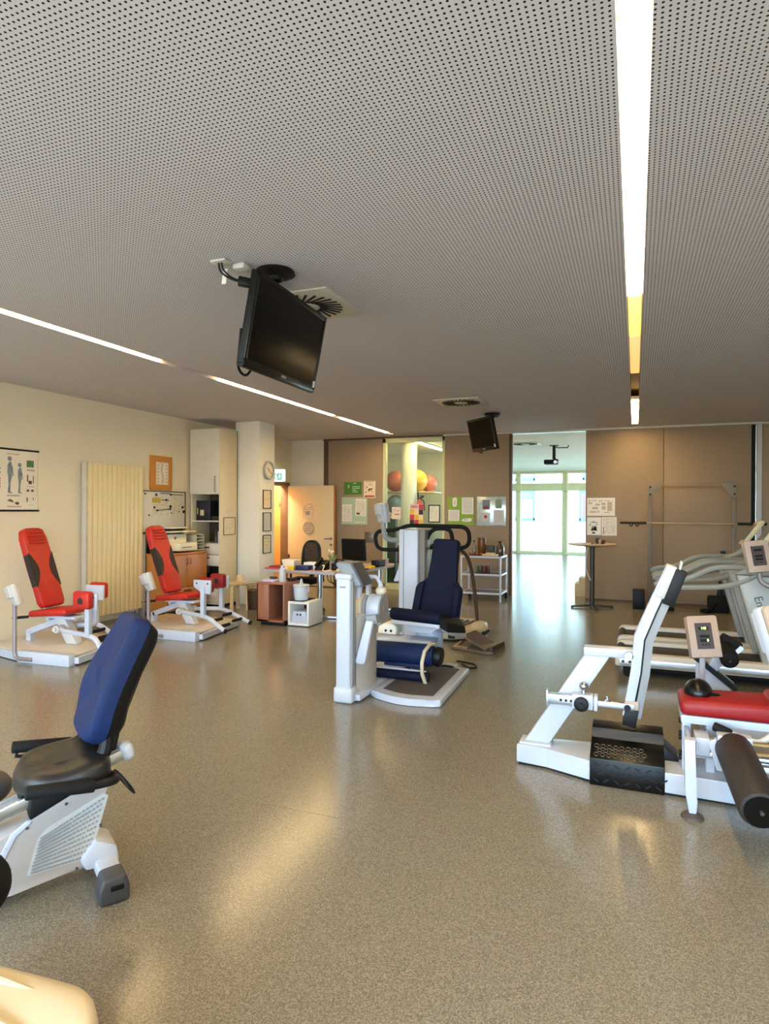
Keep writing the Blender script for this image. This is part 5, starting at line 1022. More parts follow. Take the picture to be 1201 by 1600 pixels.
console(Matrix.Translation((-2.755, 7.02, 1.53)) @ Matrix.Rotation(R(140), 4, 'Z') @ Matrix.Rotation(R(-8), 4, 'X'), t, .20, .23, .05, True, False, False, M('tablet_shell', (184, 190, 198), .45))
bp_ = [(-2.45, 7.32), (-2.0, 7.36), (-1.80, 7.50), (-1.72, 7.80), (-1.76, 8.15), (-1.95, 8.35), (-2.45, 8.35)]
g = G(); g.prism(bp_, .02, .13, 'xy', .03, 3); g.sphere((-1.80, 7.82, .10), .12, (.9, 1.6, .75), 18, 10); build('platform', g, m_cream_pl, t)
g = G(); g.prism([(x * .985 - .03, y) for x, y in bp_], .0, .022, 'xy'); g.box(-2.06, -1.98, 7.345, 7.365, .04, .08); g.bar((-1.71, 7.66, .07), (-1.69, 7.86, .07), .03, .03); build('skirt', g, m_black, t)
for i in range(6):
    g = G(); g.bar((-2.38 + i * .075, 7.5, .137), (-2.30 + i * .075, 8.1, .137), .03, .02, bev=.005); build('tread_ridge', g, m_dgrey, t)

t = thing('slant_board', 'brown adjustable slant board on the floor beside the vibration platform', 'slant board', (-1.65, 7.0, 0))
g = G(); g.prism([(-1.92, 6.98), (-1.50, 6.83), (-1.42, 6.85), (-1.36, 7.24), (-1.84, 7.36)], .004, .03, 'xy', .004); build('base_board', g, M('board_greybrown', (120, 102, 84), .5, var=.08), t)
g = G(); g.hexa([(-1.80, 6.98, .145), (-1.50, 6.85, .032), (-1.43, 7.22, .032), (-1.73, 7.34, .145), (-1.80, 6.98, .165), (-1.50, 6.85, .055), (-1.43, 7.22, .055), (-1.73, 7.34, .165)], .004); bd = build('tilt_board', g, MATS['board_greybrown'], t)
g = G(); g.hexa([(-1.785, 6.995, .164), (-1.515, 6.875, .056), (-1.45, 7.2, .056), (-1.725, 7.32, .164), (-1.785, 6.995, .168), (-1.515, 6.875, .060), (-1.45, 7.2, .060), (-1.725, 7.32, .168)]); build('grip_mat', g, m_darkwood, bd)
g = G(); g.hexa([(-1.46, 6.845, .03), (-1.42, 6.85, .03), (-1.36, 7.23, .03), (-1.40, 7.24, .03), (-1.45, 6.845, .085), (-1.43, 6.85, .085), (-1.37, 7.23, .085), (-1.39, 7.24, .085)], .002); build('toe_stop', g, m_darkwood, t)
for i in range(5):
    g = G(); g.prism([(-1.90 + i * .035, .03), (-1.875 + i * .035, .03), (-1.88 + i * .035, .05)], 7.0 - i * .012, 7.28, 'xz'); build('notch', g, m_birch, t)
g = G(); g.bar((-1.84, 7.12, .04), (-1.75, 7.12, .14), .2, .012); build('support_flap', g, m_darkwood, t)

# ------------------------------------------------------------------ rack with barbell in front of the right panels
t = thing('barbell_rack', 'grey upright frame with corner plates in front of the right panels', 'rack', (.83, 11.2, 0))
for x in (.225, 1.425):
    g = G(); g.box(x - .032, x + .032, 11.17, 11.235, .05, 2.0, .004); build('upright', g, m_rack, t)
    g = G(); g.box(x - .05, x + .05, 10.75, 11.5, .0, .06, .006); build('foot_beam', g, m_rack, t)
    s = 1 if x < 1 else -1
    g = G(); g.prism([(x - s * .035, 2.005), (x + s * .20, 2.005), (x + s * .03, 1.78), (x - s * .035, 1.78)], 11.155, 11.168, 'xz', .002); gp = build('corner_plate', g, M('plate_greygreen', (132, 122, 102), .5, var=.03), t)
    for z in (1.95, 1.83): g = G(); g.cyl((x, 11.155, z), (x, 11.145, z), .016, 10); build('bolt', g, m_black, gp)
    g = G(); g.bar((x, 11.16, 1.34), (x, 11.06, 1.34), .04, .03); g.bar((x, 11.065, 1.33), (x, 11.065, 1.40), .04, .012); build('bar_hook', g, m_rack, t)
g = G(); g.box(.2, 1.45, 11.175, 11.23, 1.955, 2.0, .004); build('top_beam', g, M('beam_tan', (150, 126, 96), .5, var=.03), t)
g = G(); g.box(.2, 1.45, 11.4, 11.45, .06, .11, .004); build('floor_beam', g, m_rack, t)
t = thing('barbell', 'long barbell with black ends resting across the grey frame', 'barbell', (.81, 11.10, 1.37))
g = G(); g.cyl((.17, 11.095, 1.372), (1.46, 11.095, 1.372), .013, 10); build('bar', g, M('bar_tan_steel', (160, 136, 104), .35, .5), t)
for a, b in ((-.23, .17), (1.46, 1.85)): g = G(); g.cyl((a, 11.095, 1.372), (b, 11.095, 1.372), .02, 10); build('sleeve', g, m_black, t)
for x in (-.06, .03): g = G(); g.tube([(x + .02 * math.cos(R(a)), 11.095, 1.345 + .03 * math.sin(R(a))) for a in range(150, 400, 30)], .008, 6); build('spring_clip', g, m_black, t)
boxy('weight_box', 'black box on the floor at the left foot of the grey frame', 'box', -.03, .15, 10.95, 11.2, 0, .30, m_black, .01)
t = thing('resistance_bands', 'black straps hanging at the right side of the grey frame', 'strap', (1.27, 11.1, 0))
g = G(); g.bar((1.28, 11.1, .12), (1.27, 11.12, .95), .07, .03); g.tube(rnd([(1.24, 11.1, .5), (1.2, 11.05, .2), (1.08, 10.95, .06), (1.0, 10.9, .02)], .1), .03, 6); build('strap', g, m_black, t)
g = G(); g.box(1.05, 1.35, 11.0, 11.14, .0, .26, .03); build('bundle', g, m_rubber, t)
for x, lab in ((.50, 'left of the two black discs on the floor under the barbell'), (1.02, 'right of the two black discs on the floor under the barbell')):
    g = G(); g.lathe([(.07, 0), (.08, .01), (.08, .045), (.03, .06), (0, .061)], (x, 11.0, 0), 18); tag(build('floor_disc', g, m_rubber), lab, 'weight disc', 'discs under the barbell')

# ------------------------------------------------------------------ two treadmills
def treadmill(label, y0, brand):
    t = thing('treadmill', label, 'treadmill', (.9, y0 + .36, 0), 0, 'treadmills on the right')
    y1 = y0 + .74
    for ya, yb in ((y0, y0 + .10), (y1 - .10, y1)):
        g = G(); g.prism([(-.17, .10), (2.0, .10), (2.0, .225), (-.13, .225), (-.17, .195)], ya, yb, 'xz', .018, 3); rl = build('side_rail', g, m_tread_white, t)
        yy = ya if ya == y0 else yb
        s = -1 if ya == y0 else 1
        g = G(); g.box(-.13, 1.98, min(yy, yy + s * .006), max(yy, yy + s * .006), .115, .175, .002); build('rail_insert', g, m_alu, rl)
        for x in (-.10, -.04, .55, 1.2): g = G(); g.cyl((x, yy + s * .006, .15), (x, yy + s * .012, .15), .014, 10); build('bolt', g, m_dgrey, rl)
    g = G(); g.box(-.12, 1.6, y0 + .10, y1 - .10, .15, .185, .004); g.cyl((-.13, y0 + .1, .165), (-.13, y1 - .1, .165), .04, 16); build('running_belt', g, m_belt, t)
    g = G(); g.box(-.10, 2.0, y0 + .04, y1 - .04, .06, .12, .01); g.cyl((-.05, y0 + .03, .05), (-.05, y0 + .10, .05), .05, 14); g.cyl((-.05, y1 - .10, .05), (-.05, y1 - .03, .05), .05, 14); g.box(1.75, 1.95, y0 + .05, y1 - .05, 0, .08); build('under_frame', g, m_rubber, t)
    g = G(); g.prism([(1.25, .185), (2.02, .185), (2.0, .34), (1.45, .36), (1.3, .24)], y0 + .09, y1 - .09, 'xz', .03, 3); build('motor_hood', g, m_treadgrey2, t)
    for ya in (y0 + .03, y1 - .15):
        g = G(); g.prism([(1.06, .20), (1.38, .20), (1.20, .98), (.84, 1.0)], ya, ya + .12, 'xz', .02, 3); build('upright', g, m_treadgrey2, t)
    if brand:
        M4 = Matrix(((.28, .96, 0, 1.03), (0, 0, -1, y0 + .0275), (-.96, .28, 0, .73), (0, 0, 0, 1)))
        text('Enra', .095, m_dgrey, M4, t, 'lettering')
    for ya in (y0 + .02, y1 - .07):
        y = ya + .025
        g = G(); g.tube(rnd([(1.06, y, 1.03), (.90, y, .935), (.73, y, .88), (.5, y, .865), (.24, y, .86), (.17, y, .885), (.26, y, .91), (.42, y, .925), (.67, y, 1.06), (1.06, y, 1.065)], .08, 4), .026, 8); g.prism([(.80, 1.0), (1.12, 1.0), (1.12, 1.08), (.98, 1.09)], y - .03, y + .03, 'xz', .012); build('handrail', g, m_treadgrey, t)
    g = G(); g.bar((1.04, y0 + .10, 1.05), (1.04, y1 - .10, 1.05), .14, .06, bev=.015); build('cross_bar', g, m_treadgrey, t)
    g = G(); g.prism([(1.03, 1.22), (1.07, 1.20), (1.25, 1.44), (1.24, 1.47), (1.20, 1.465)], y0 + .26, y1 - .26, 'xz', .012); mon = build('monitor', g, M('monitor_sand', (206, 190, 146), .4, var=.03), t)
    g = G(); g.bar((1.05, y0 + .37, 1.268), (1.18, y0 + .37, 1.43), .17, .012, (-.7, 0, .7)); build('display', g, m_dgrey, mon)
    for ya in (y0 + .30, y1 - .30): g = G(); g.tube(rnd([(.90, ya, 1.06), (1.06, ya, 1.14), (1.08, ya, 1.25)], .1), .014, 8); build('monitor_arm', g, m_treadgrey, t)
    return t
treadmill('front treadmill of the pair on the right, lettered grey column', 6.42, True)
treadmill('rear treadmill of the pair, standing nearer to the brown panels', 7.32, False)

# ------------------------------------------------------------------ white bench machine in the right foreground
t = thing('bench_machine', 'white training machine with red bench and bent lever arm, right foreground', 'training machine', (.2, 4.0, 0))
g = G(); g.prism([(-.675, 3.965), (-.49, 3.955), (-.235, 3.845), (.9, 3.80), (1.35, 3.80), (1.35, 4.16), (-.22, 4.17), (-.60, 4.13)], .015, .125, 'xy', .008); build('base_beam', g, m_white, t)
g = G(); g.prism([(-.66, 3.97), (-.49, 3.965), (-.235, 3.855), (1.34, 3.81), (1.34, 4.15), (-.21, 4.16), (-.60, 4.12)], .0, .016, 'xy'); build('base_foot', g, m_black, t)
g = G(); g.prism([(-.64, .12), (-.49, .12), (-.125, .71), (-.27, .71)], 4.03, 4.10, 'xz', .008); g.bar((-.285, 4.065, .715), (.01, 4.065, .72), .09, .055, bev=.01); build('front_post', g, m_white, t)
g = G(); g.box(-.66, -.47, 3.985, 4.12, .12, .135, .004); build('post_foot', g, m_white, t)
g = G(); g.cyl((-.03, 4.01, .715), (-.03, 3.985, .715), .025, 16); build('pivot_bolt', g, m_chrome, t)
def ribbon(offs, y0_, y1_, w):
    c = [(-.025, .36), (.02, .62), (.035, .82), (.10, .98), (.205, 1.23)]
    n = [(.985, -.16), (.99, -.13), (.96, -.27), (.92, -.385), (.92, -.385)]
    L = [(p[0] + q[0] * (offs - w / 2), p[1] + q[1] * (offs - w / 2)) for p, q in zip(c, n)]; H = [(p[0] + q[0] * (offs + w / 2), p[1] + q[1] * (offs + w / 2)) for p, q in zip(c, n)]
    return G().prism(L + H[::-1], y0_, y1_, 'xz', .004)
la = build('lever_arm', ribbon(-.014, 3.985, 4.065, .052), m_white, t)
build('lever_seam', ribbon(.017, 3.992, 4.06, .010), m_black, la)
build('lever_back', ribbon(.043, 3.996, 4.065, .042), m_grey, la)
g = G(); g.bar((.135, 4.03, 1.065), (.20, 4.03, 1.25), .058, .11, (0, 1, 0), bev=.008); build('lever_head', g, m_white2, la)
g = G(); g.bar((.175, 4.02, 1.025), (.247, 4.02, 1.225), .062, .10, (0, 1, 0), bev=.004); build('end_cap', g, m_black, la)
g = G(); g.bar((.235, 4.03, 1.21), (.25, 4.03, 1.275), .06, .012, (1, 0, 0), bev=.003); build('clip', g, m_white2, la)
g = G(); g.box(-.052, .025, 3.978, 4.075, .405, .455, .004); build('lever_shoe', g, m_beige, la)
g = G(); g.bar((-.028, 4.027, .305), (-.012, 4.027, .408), .074, .094, (0, 1, 0), bev=.004); build('end_cap', g, m_black, la)
g = G(); g.box(-.49, -.30, 3.965, 4.005, .395, .455, .003); g.box(-.497, -.485, 3.96, 4.01, .375, .475, .003); tb = build('telescopic_tube', g, m_alu, t)
for k in range(5): g = G(); g.cyl((-.41 + k * .03, 3.966, .425), (-.41 + k * .03, 3.96, .425), .008, 10); build('hole', g, m_black, tb)
g = G(); g.box(-.32, .0, 3.97, 4.0, .40, .44, .002); g.tube([(-.16, 3.985, .44), (-.145, 3.985, .455), (-.15, 3.985, .47)], .006, 6); build('sliding_bar', g, m_chrome, t)
g = G(); g.box(-.345, -.225, 3.95, 4.02, .385, .47, .006); g.box(-.22, -.2, 3.945, 4.02, .385, .47, .003); build('clamp', g, m_white, t)
g = G(); g.cyl((-.29, 3.95, .42), (-.29, 3.915, .42), .042, 20, bev=.008); g.cyl((-.29, 3.915, .42), (-.29, 3.905, .42), .016, 12); build('clamp_knob', g, m_black, t)
g = G(); g.cyl((-.28, 3.985, .47), (-.28, 3.985, .50), .014, 10); g.sphere((-.28, 3.985, .515), .026, (1, 1, 1), 14, 9); build('pull_pin', g, m_chrome, t)
g = G(); g.cyl((-.035, 3.968, .42), (-.035, 3.955, .42), .018, 12); build('end_bolt', g, m_black, t)
# black checker-plate step over the beam
prof = [(3.825, .0), (3.825, .155), (3.93, .205), (4.03, .205), (4.045, .265), (4.16, .275), (4.20, .25), (4.20, .0)]
g = G(); g.prism(prof, -.235, .16, 'yz', .006); g.prism([(.10, .205), (.16, .205), (.24, .14), (.24, .125), (.1, .125)], 4.02, 4.19, 'xz', .004); st = build('step_cover', g, m_gloss, t)
g = G()
for i in range(7):
    for j in range(3):
        c = Vector((-.20 + i * .055 + (j % 2) * .027, 3.823, .035 + j * .042)); s = 1 if (i + j) % 2 else -1; g.bar(c - Vector((.014, 0, .009 * s)), c + Vector((.014, 0, .009 * s)), .007, .008, (0, 1, 0))
build('checker_rib', g, m_gloss, st, kind='stuff')
g = G()
for i in range(8):
    for j in range(3):
        x = -.20 + i * .034 + (j % 2) * .017; y = 3.85 + j * .03; z = .168 + j * .0143
        g.tube([(x + .013 * math.cos(R(a)), y + .013 * math.sin(R(a)), z + .0062 * math.sin(R(a)) + .002) for a in range(0, 360, 60)], .003, 4, True)
build('grip_mesh', g, M('grip_glint', (88, 72, 44), .5, .3), st, kind='stuff')  # bronze tone puts the golden glints of the black tread into colour
# bench
g = G()
for x in (.25, .37): g.box(x, x + .045, 3.93, 4.02, .12, .43, .004)
g.box(.25, .42, 3.92, 4.03, .20, .24, .004); g.box(.24, 1.3, 3.86, 4.08, .40, .445, .006); g.box(1.0, 1.1, 3.9, 4.05, .12, .41, .006); build('bench_frame', g, m_white, t)
for z in (.175, .20, .29, .31, .385): g = G(); g.cyl((.235, 3.97, z), (.252, 3.97, z), .016, 12, bev=.003); build('frame_knob', g, m_black, t)
g = G(); g.hexa([(.235, 3.82, .45), (.70, 3.82, .45), (.70, 4.12, .45), (.235, 4.12, .45), (.235, 3.82, .535), (.70, 3.82, .55), (.70, 4.12, .55), (.235, 4.12, .535)], .03, 3); build('seat_pad', g, m_red_dk, t)
g = G(); g.hexa([(.68, 3.83, .455), (1.32, 3.83, .52), (1.32, 4.11, .52), (.68, 4.11, .455), (.66, 3.83, .575), (1.30, 3.83, .66), (1.30, 4.11, .66), (.66, 4.11, .575)], .035, 3); build('back_pad', g, m_red_dk, t)
g = G(); g.sphere((.335, 4.0, .545), .09, (.82, 1.05, .80), 24, 14); g.sphere((.40, 3.99, .535), .05, (1.2, 1, .3), 16, 8); build('chin_pad', g, m_gloss, t)
g = G(); g.cyl((.39, 3.79, .425), (.475, 3.78, .395), .024, 14, bev=.008); build('lever_grip', g, m_rubber, t)
g = G(); g.tube(rnd([(.47, 3.78, .397), (.60, 3.78, .36), (.66, 3.8, .40)], .05), .017, 10); build('lever_rod', g, m_white2, t)
# outrigger leg, rods and the big foam roller
g = G(); g.prism([(.238, .40), (.292, .40), (.292, .13), (.302, .10), (.296, .03), (.262, .03), (.25, .10), (.244, .13)], 3.58, 3.64, 'xz', .004); build('outrigger_leg', g, m_white, t)
g = G(); g.lathe([(.055, 0), (.052, .012), (.022, .03), (.018, .04)], (.279, 3.61, 0), 22); build('leg_foot', g, M('foot_brown', (84, 72, 64), .6), t)
g = G(); g.cyl((.27, 3.62, .35), (.34, 3.9, .35), .014, 10); g.box(.26, .28, 3.60, 3.93, .33, .37, .003); g.prism([(.36, .36), (.40, .38), (.42, .26), (.50, .26), (.50, .215), (.40, .215)], 3.72, 3.75, 'xz', .003); g.box(.30, .37, 3.72, 3.86, .28, .375, .006); g.box(.40, .56, 3.68, 3.76, .375, .41, .006); build('carriage', g, m_white, t)
for z0_ in (.365, .315): g = G(); g.cyl((.37, 3.735, z0_), (1.1, 3.735, z0_ + .02), .011, 10); build('guide_rod', g, M('rod_brass', (196, 170, 120), .25, .8), t)
g = G(); g.box(.3, 1.15, 3.78, 3.86, .255, .285, .004); g.box(.56, 1.15, 3.70, 3.76, .23, .27, .004); build('slide_rail', g, m_alu, t)
g = G(); g.cyl((.475, 3.72, .345), (.515, 3.17, .262), .088, 30, bev=.02); rr = build('foam_roller', g, M('foam_brown', (46, 38, 34), .6, var=.12, scale=50, bump=.1, bscale=160), t)
dv = (Vector((.515, 3.17, .262)) - Vector((.475, 3.72, .345))).normalized(); e = Vector((.515, 3.17, .262))
g = G(); g.cyl(e, e + dv * .01, .07, 28); build('roller_cap', g, m_gloss, rr)
g = G(); g.cyl(e + dv * .01, e + dv * .018, .009, 10); build('cap_screw', g, m_chrome, rr)
g = G(); g.cyl((.47, 3.75, .35), (.47, 3.84, .36), .02, 10); build('roller_axle', g, m_chrome, t)
g = G(); g.bar((.41, 4.1, .06), (.41, 4.64, .045), .06, .05, bev=.005); g.bar((.41, 4.62, .04), (.41, 4.62, .64), .035, .022, (0, 1, 0), bev=.003); build('console_post', g, M('post_mauve', (150, 138, 140), .4), t)
console(Matrix.Translation((.412, 4.58, .755)) @ Matrix.Rotation(R(12), 4, 'Z') @ Matrix.Rotation(R(-16), 4, 'X') @ Matrix.Rotation(R(-4), 4, 'Y'), t, .185, .265, .05, True, True, True, m_beige)

# roller machine behind the red bench
t = thing('roller_machine', 'white machine with two black rollers on a slanted arm behind the red bench', 'training machine', (.8, 5.1, 0))
g = G(); g.box(.45, 1.9, 4.95, 5.2, .01, .11, .008); g.box(.95, 1.05, 5.0, 5.15, .1, .6, .008); build('base_beam', g, m_white, t)
g = G(); g.bar((.50, 5.05, .44), (.60, 5.05, .60), .05, .07, (1, 0, 0), bev=.006); g.hexa([(.40, 5.0, .36), (.62, 5.0, .30), (.66, 5.12, .32), (.44, 5.12, .40), (.40, 5.0, .52), (.62, 5.0, .335), (.66, 5.12, .35), (.44, 5.12, .54)], .006); g.bar((.52, 5.06, .1), (.52, 5.06, .4), .08, .08); build('swing_arm', g, m_white, t)
g = G(); g.bar((.385, 4.99, .54), (.655, 4.99, .325), .025, .018, (0, 1, 0)); g.bar((.40, 5.06, .545), (.66, 5.06, .335), .12, .012, (0, 0, 1)); build('edge_trim', g, m_black, t)
g = G(); g.cyl((.595, 5.12, .60), (.605, 4.90, .545), .058, 22, bev=.012); build('roller', g, m_rubber, t)
g = G(); g.cyl((.605, 4.9, .545), (.606, 4.893, .543), .010, 8); build('roller_screw', g, m_chrome, t)
g = G(); g.obox((.635, 5.12, .635), (.14, .10, .06), Euler((0, R(28), 0)).to_matrix(), .012); build('pad', g, m_rubber, t)
g = G(); g.bar((.665, 5.07, .575), (.70, 5.07, .615), .02, .03); build('pad_bracket', g, m_alu, t)

# machine at the right edge of the photo: only its instrument head reaches into view
t = thing('instrument_stand', 'tan instrument head on a bent tube in front of the treadmill column', 'instrument stand', (1.2, 6.1, 0))
console(Matrix.Translation((.945, 6.05, 1.19)) @ Matrix.Rotation(R(10), 4, 'Z') @ Matrix.Rotation(R(-14), 4, 'X') @ Matrix.Rotation(R(-6), 4, 'Y'), t, .185, .265, .05, True, False, True, m_beige)
g = G(); g.tube(rnd([(.96, 6.09, 1.08), (.965, 6.09, .98), (1.06, 6.09, .93), (1.30, 6.09, .92), (1.34, 6.09, .02)], .07, 5), .021, 10); g.box(1.15, 1.6, 6.0, 6.2, .0, .05, .006); build('post', g, M('post_mauve', (150, 138, 140), .4), t)
t = thing('instrument_stand', 'large white instrument head cut by the right photo edge', 'instrument stand', (.6, 2.6, 0))
console(Matrix.Translation((.525, 2.62, 1.105)) @ Matrix.Rotation(R(28), 4, 'Z') @ Matrix.Rotation(R(-16), 4, 'X') @ Matrix.Rotation(R(-8), 4, 'Y'), t, .185, .27, .05, True, False, True, m_white)
g = G(); g.tube(rnd([(.59, 2.68, 1.0), (.61, 2.68, .8), (.66, 2.68, .7), (.66, 2.68, .02)], .08, 5), .021, 10); g.box(.6, 1.2, 2.6, 2.76, 0, .05, .006); build('post', g, M('post_mauve', (150, 138, 140), .4), t)

# ------------------------------------------------------------------ recumbent bike, left foreground (local u forward, w to the right, z up)
A = Vector((-.5593, -.82896, 0)); W = Vector((.82896, -.5593, 0)); O = Vector((-2.12, 2.125, 0))
KB = Matrix(((A.x, W.x, 0, O.x), (A.y, W.y, 0, O.y), (0, 0, 1, 0), (0, 0, 0, 1)))
t = thing('exercise_bike', 'recumbent exercise bike with blue backrest and black seat, left foreground', 'exercise bike', O)
def N(): g = G(); g.X = KB; return g
g = N(); g.prism([(-.02, .46), (.0, .40), (.075, .10), (.09, .068), (.35, .050), (.70, .05), (1.05, .06), (1.05, .16), (.62, .20), (.40, .29), (.27, .315), (.12, .40)], -.075, .075, 'xz', .022, 3); sh = build('shroud', g, M('shroud_grey', (192, 186, 184), .45, var=.02), t)
g = N(); g.prism([(.275, .325), (.295, .315), (.34, .28), (.39, .17), (.44, .08), (.46, .08), (.40, .20), (.355, .29), (.30, .33)], .070, .079, 'xz', .003); build('shroud_ridge', g, m_white, sh)
g = N(); g.prism([(.30, .110), (.262, .245), (.228, .280), (.018, .368), (.0, .355), (.065, .125), (.09, .112)], .072, .0765, 'xz'); build('vent_field', g, M('vent_light', (200, 200, 198), .5), sh)
g = N()
for r_ in range(11):
    f = r_ / 10; a = Vector((.292 - .035 * f, .118 + .125 * f)); b = Vector((.075 - .06 * f, .125 + .225 * f)); n_ = 16
    for k in range(n_):
        u = k / n_; p = a + (b - a) * (u + .012 + random.random() * .01); ln = (1.3 - u * .75) * (.85 + .3 * random.random()); q = p + (b - a) * min(ln, 1.25) / n_ * .95
        q.x = max(q.x, b.x)
        if p.y > .36: continue
        g.bar((p.x, .0775, p.y), (q.x, .0775, q.y), .004, .0075, (0, 0, 1))
build('vent_slot', g, m_grey, sh, kind='stuff')
for u, z in ((.30, .30), (.16, .36), (.03, .24), (.12, .085), (.37, .24), (.03, .42)): g = N(); g.cyl((u, .074, z), (u, .079, z), .006, 8); build('screw', g, m_dgrey, sh)
g = N(); g.bar((.95, .0, .17), (-.07, .0, .500), .075, .05, (0, 0, 1), bev=.008); rl = build('seat_rail', g, m_alu, t)
for s in (-1, 1): g = N(); g.bar((.95, s * .02, .198), (-.07, s * .02, .528), .012, .008, (0, 0, 1)); build('rail_groove', g, m_grey, rl)
g = N(); g.bar((-.055, 0, .495), (-.115, 0, .515), .095, .085, (0, 0, 1), bev=.03, seg=3); build('rail_cap', g, m_white, t)
g = N(); g.prism([(.295, .325), (.285, .45), (.03, .48), (.03, .425), (.05, .395), (.255, .305)], -.07, .07, 'xz', .015); g.prism([(.34, .42), (.30, .48), (.06, .50), (.05, .44)], -.10, .10, 'xz', .02); build('carriage', g, m_black, t)
def seat_ring(k, z):
    ol = [(.335, -.05), (.345, .06), (.30, .18), (.20, .235), (.08, .245), (.015, .20), (.0, .06), (.0, -.10), (.03, -.19), (.10, -.225), (.20, -.20), (.29, -.14)]
    cx, cy = .17, .01
    return [KB @ Vector((cx + (u - cx) * k, cy + (w - cy) * k, z + (.02 if u < .1 else 0) * (z > .5) - .015 * (u > .3))) for u, w in ol]
def smooth_ring(r):
    n = len(r); o = []
    for i in range(n):
        p0, p1, p2, p3 = r[i - 1], r[i], r[(i + 1) % n], r[(i + 2) % n]
        for q in (0, .33, .66): o.append(.5 * ((2 * p1) + (p2 - p0) * q + (2 * p0 - 5 * p1 + 4 * p2 - p3) * q * q + (3 * p1 - p0 - 3 * p2 + p3) * q ** 3))
    return o
g = G(); g.loft([smooth_ring(seat_ring(k, z)) for k, z in ((.86, .45), (.97, .46), (1.0, .485), (.985, .515), (.93, .533), (.75, .541), (.4, .537))]); build('seat', g, M('black_vinyl', (30, 27, 25), .42, var=.08, scale=30, bump=.08, bscale=90), t, smooth=60)
# backrest
Bb = KB @ Matrix.Translation((.088, 0, .60)) @ Matrix.Rotation(R(-23), 4, 'Y')
def back_ring(k, x, kw=1):
    ol = [(-.13, 0), (-.20, .06), (-.225, .17), (-.215, .28), (-.165, .48), (-.12, .535), (.12, .535), (.165, .48), (.215, .28), (.225, .17), (.20, .06), (.13, 0)]
    return [Bb @ Vector((x + (.02 if abs(w) > .2 else 0), w * k * .88 - .02, .27 + (z - .27) * k)) for w, z in ol]
g = G(); g.loft([smooth_ring(back_ring(k, x)) for k, x in ((.99, -.05), (1.0, -.01), (.985, .012), (.95, .022), (.7, .018), (.3, .012))]); bb = build('backrest', g, m_blue2, t, smooth=60)
g = G(); g.loft([smooth_ring(back_ring(k, x)) for k, x in ((.5, -.115), (.78, -.11), (.90, -.095), (.975, -.055), (.985, -.045))]); build('back_shell', g, m_black, t, smooth=60)
g = N(); g.tube(rnd([(.10, -.13, .52), (.05, -.13, .56), (.03, -.10, .70)], .03), .028, 10); g.tube(rnd([(.06, .12, .50), (.02, .12, .56), (.0, .10, .72)], .03), .028, 10); g.bar((.02, 0, .48), (-.035, 0, .72), .10, .04, (0, 1, 0)); build('back_bracket', g, m_black, t)
for s in (1, -1):
    g = N(); g.tube(rnd([(.02, s * .12, .47), (-.005, s * .26, .485), (.10, s * .275, .49), (.315, s * .275, .515)], .07, 5), .018, 10); hb_ = build('side_handle', g, m_black, t)
    g = N(); g.cyl((.09, s * .275, .49), (.325, s * .275, .516), .026, 12, bev=.005); build('grip', g, m_rubber, hb_)
g = N(); g.tube([(.30, -.275, .50), (.31, -.272, .475), (.27, -.26, .47), (.16, -.2, .48)], .009, 6); build('sensor_cable', g, m_black, t)
g = N(); g.tube([(-.05 + .035 * math.sin(R(a)), .14 + .085 * math.cos(R(a)), .425 + .045 * math.sin(R(a))) for a in range(0, 360, 18)], .0045, 6, True); build('sensor_cable', g, m_black, t)
g = N(); g.box(-.03, .055, -.26, .19, .045, .105, .012); g.prism([(-.045, .07), (.09, .07), (.11, .12), (.05, .19), (-.03, .15)], -.07, .10, 'xz', .015); build('rear_stabiliser', g, m_white, t)
for s in (1, -1):
    g = N(); a, b = sorted((s * .17, s * .275)); g.prism([(-.045, .0), (.07, .0), (.07, .06), (.055, .105), (-.03, .11), (-.045, .06)], a, b, 'xz', .014, 3); ft = build('stabiliser_foot', g, m_dgrey, t)
    g = N(); g.box(-.02, .03, *sorted((s * .274, s * .279)), .055, .075, .002); build('foot_slot', g, m_black, ft)
g = N(); g.box(.95, 1.05, -.25, .25, 0, .08, .012); build('front_stabiliser', g, m_white, t)

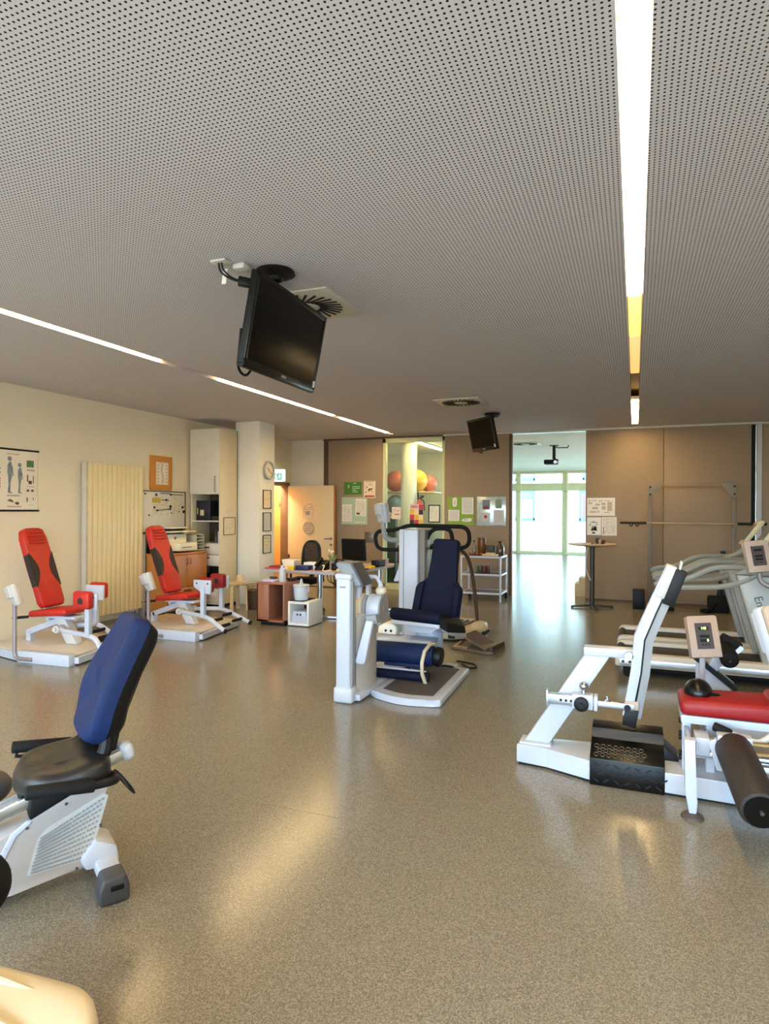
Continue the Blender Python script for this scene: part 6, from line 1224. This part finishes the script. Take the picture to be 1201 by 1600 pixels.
# neighbouring machines cut by the left and lower photo edges
t = thing('spin_bike_cover', 'cream plastic machine cover cut by the lower left photo corner', 'exercise bike', (-1.35, .98, 0))
def cover_ring(a, z, dz):
    ol = [(-1.90, .84, -.02), (-1.45, .84, -.01), (-1.12, .86, -.03), (-1.035, .92, -.03), (-1.03, .99, -.015), (-1.06, 1.05, .005), (-1.12, 1.09, .012), (-1.22, 1.10, .004), (-1.5, 1.08, -.004), (-1.90, 1.04, -.01)]
    return [Vector((-1.45 + (x + 1.45) * (1 - .10 * a), .97 + (y - .97) * (1 - a), z + d * dz)) for x, y, d in ol]
g = G(); g.loft([smooth_ring(cover_ring(a, z, dz)) for a, z, dz in ((.0, .02, 0), (0, .25, .3), (0, .40, .8), (.02, .445, 1), (.07, .470, 1), (.15, .485, 1), (.3, .493, 1), (.6, .497, 1))]); cv = build('cover', g, m_cream_pl, t, smooth=60)
g = G(); g.tube([(-1.85, 1.0, .492), (-1.40, 1.02, .494), (-1.15, 1.035, .49)], [.02, .018, .006], 10); g.tube([(-1.85, .92, .49), (-1.35, .935, .487), (-1.12, .955, .474)], [.03, .026, .006], 10); build('cover_rib', g, m_cream_pl, cv)
g = G(); g.cyl((-1.066, .905, .445), (-1.058, .895, .448), .010, 12); build('screw', g, m_dgrey, cv)
t = thing('padded_stand', 'dark grey rounded pad at the left photo edge behind the bike seat', 'stand', (-2.74, 2.0, 0))
g = G(); g.sphere((-2.735, 2.0, .30), .14, (1, 1, .55), 22, 14); build('pad', g, m_dgrey, t)
g = G(); g.cyl((-2.735, 2.0, .02), (-2.735, 2.0, .25), .04, 14); g.lathe([(.12, 0), (.11, .02), (.05, .035)], (-2.735, 2.0, 0), 24); build('base', g, m_black, t)
t = thing('roller_stand', 'black rounded pad at the left photo edge in front of the bike', 'stand', (-1.935, 1.38, 0))
g = G(); g.sphere((-1.935, 1.38, .372), .125, (1, 1, .88), 24, 16); build('pad', g, m_rubber, t)
g = G(); g.cyl((-1.96, 1.36, .0), (-1.95, 1.37, .3), .03, 14); g.lathe([(.05, 0), (.045, .02), (.03, .04)], (-1.96, 1.36, 0), 20); build('base', g, m_black, t)
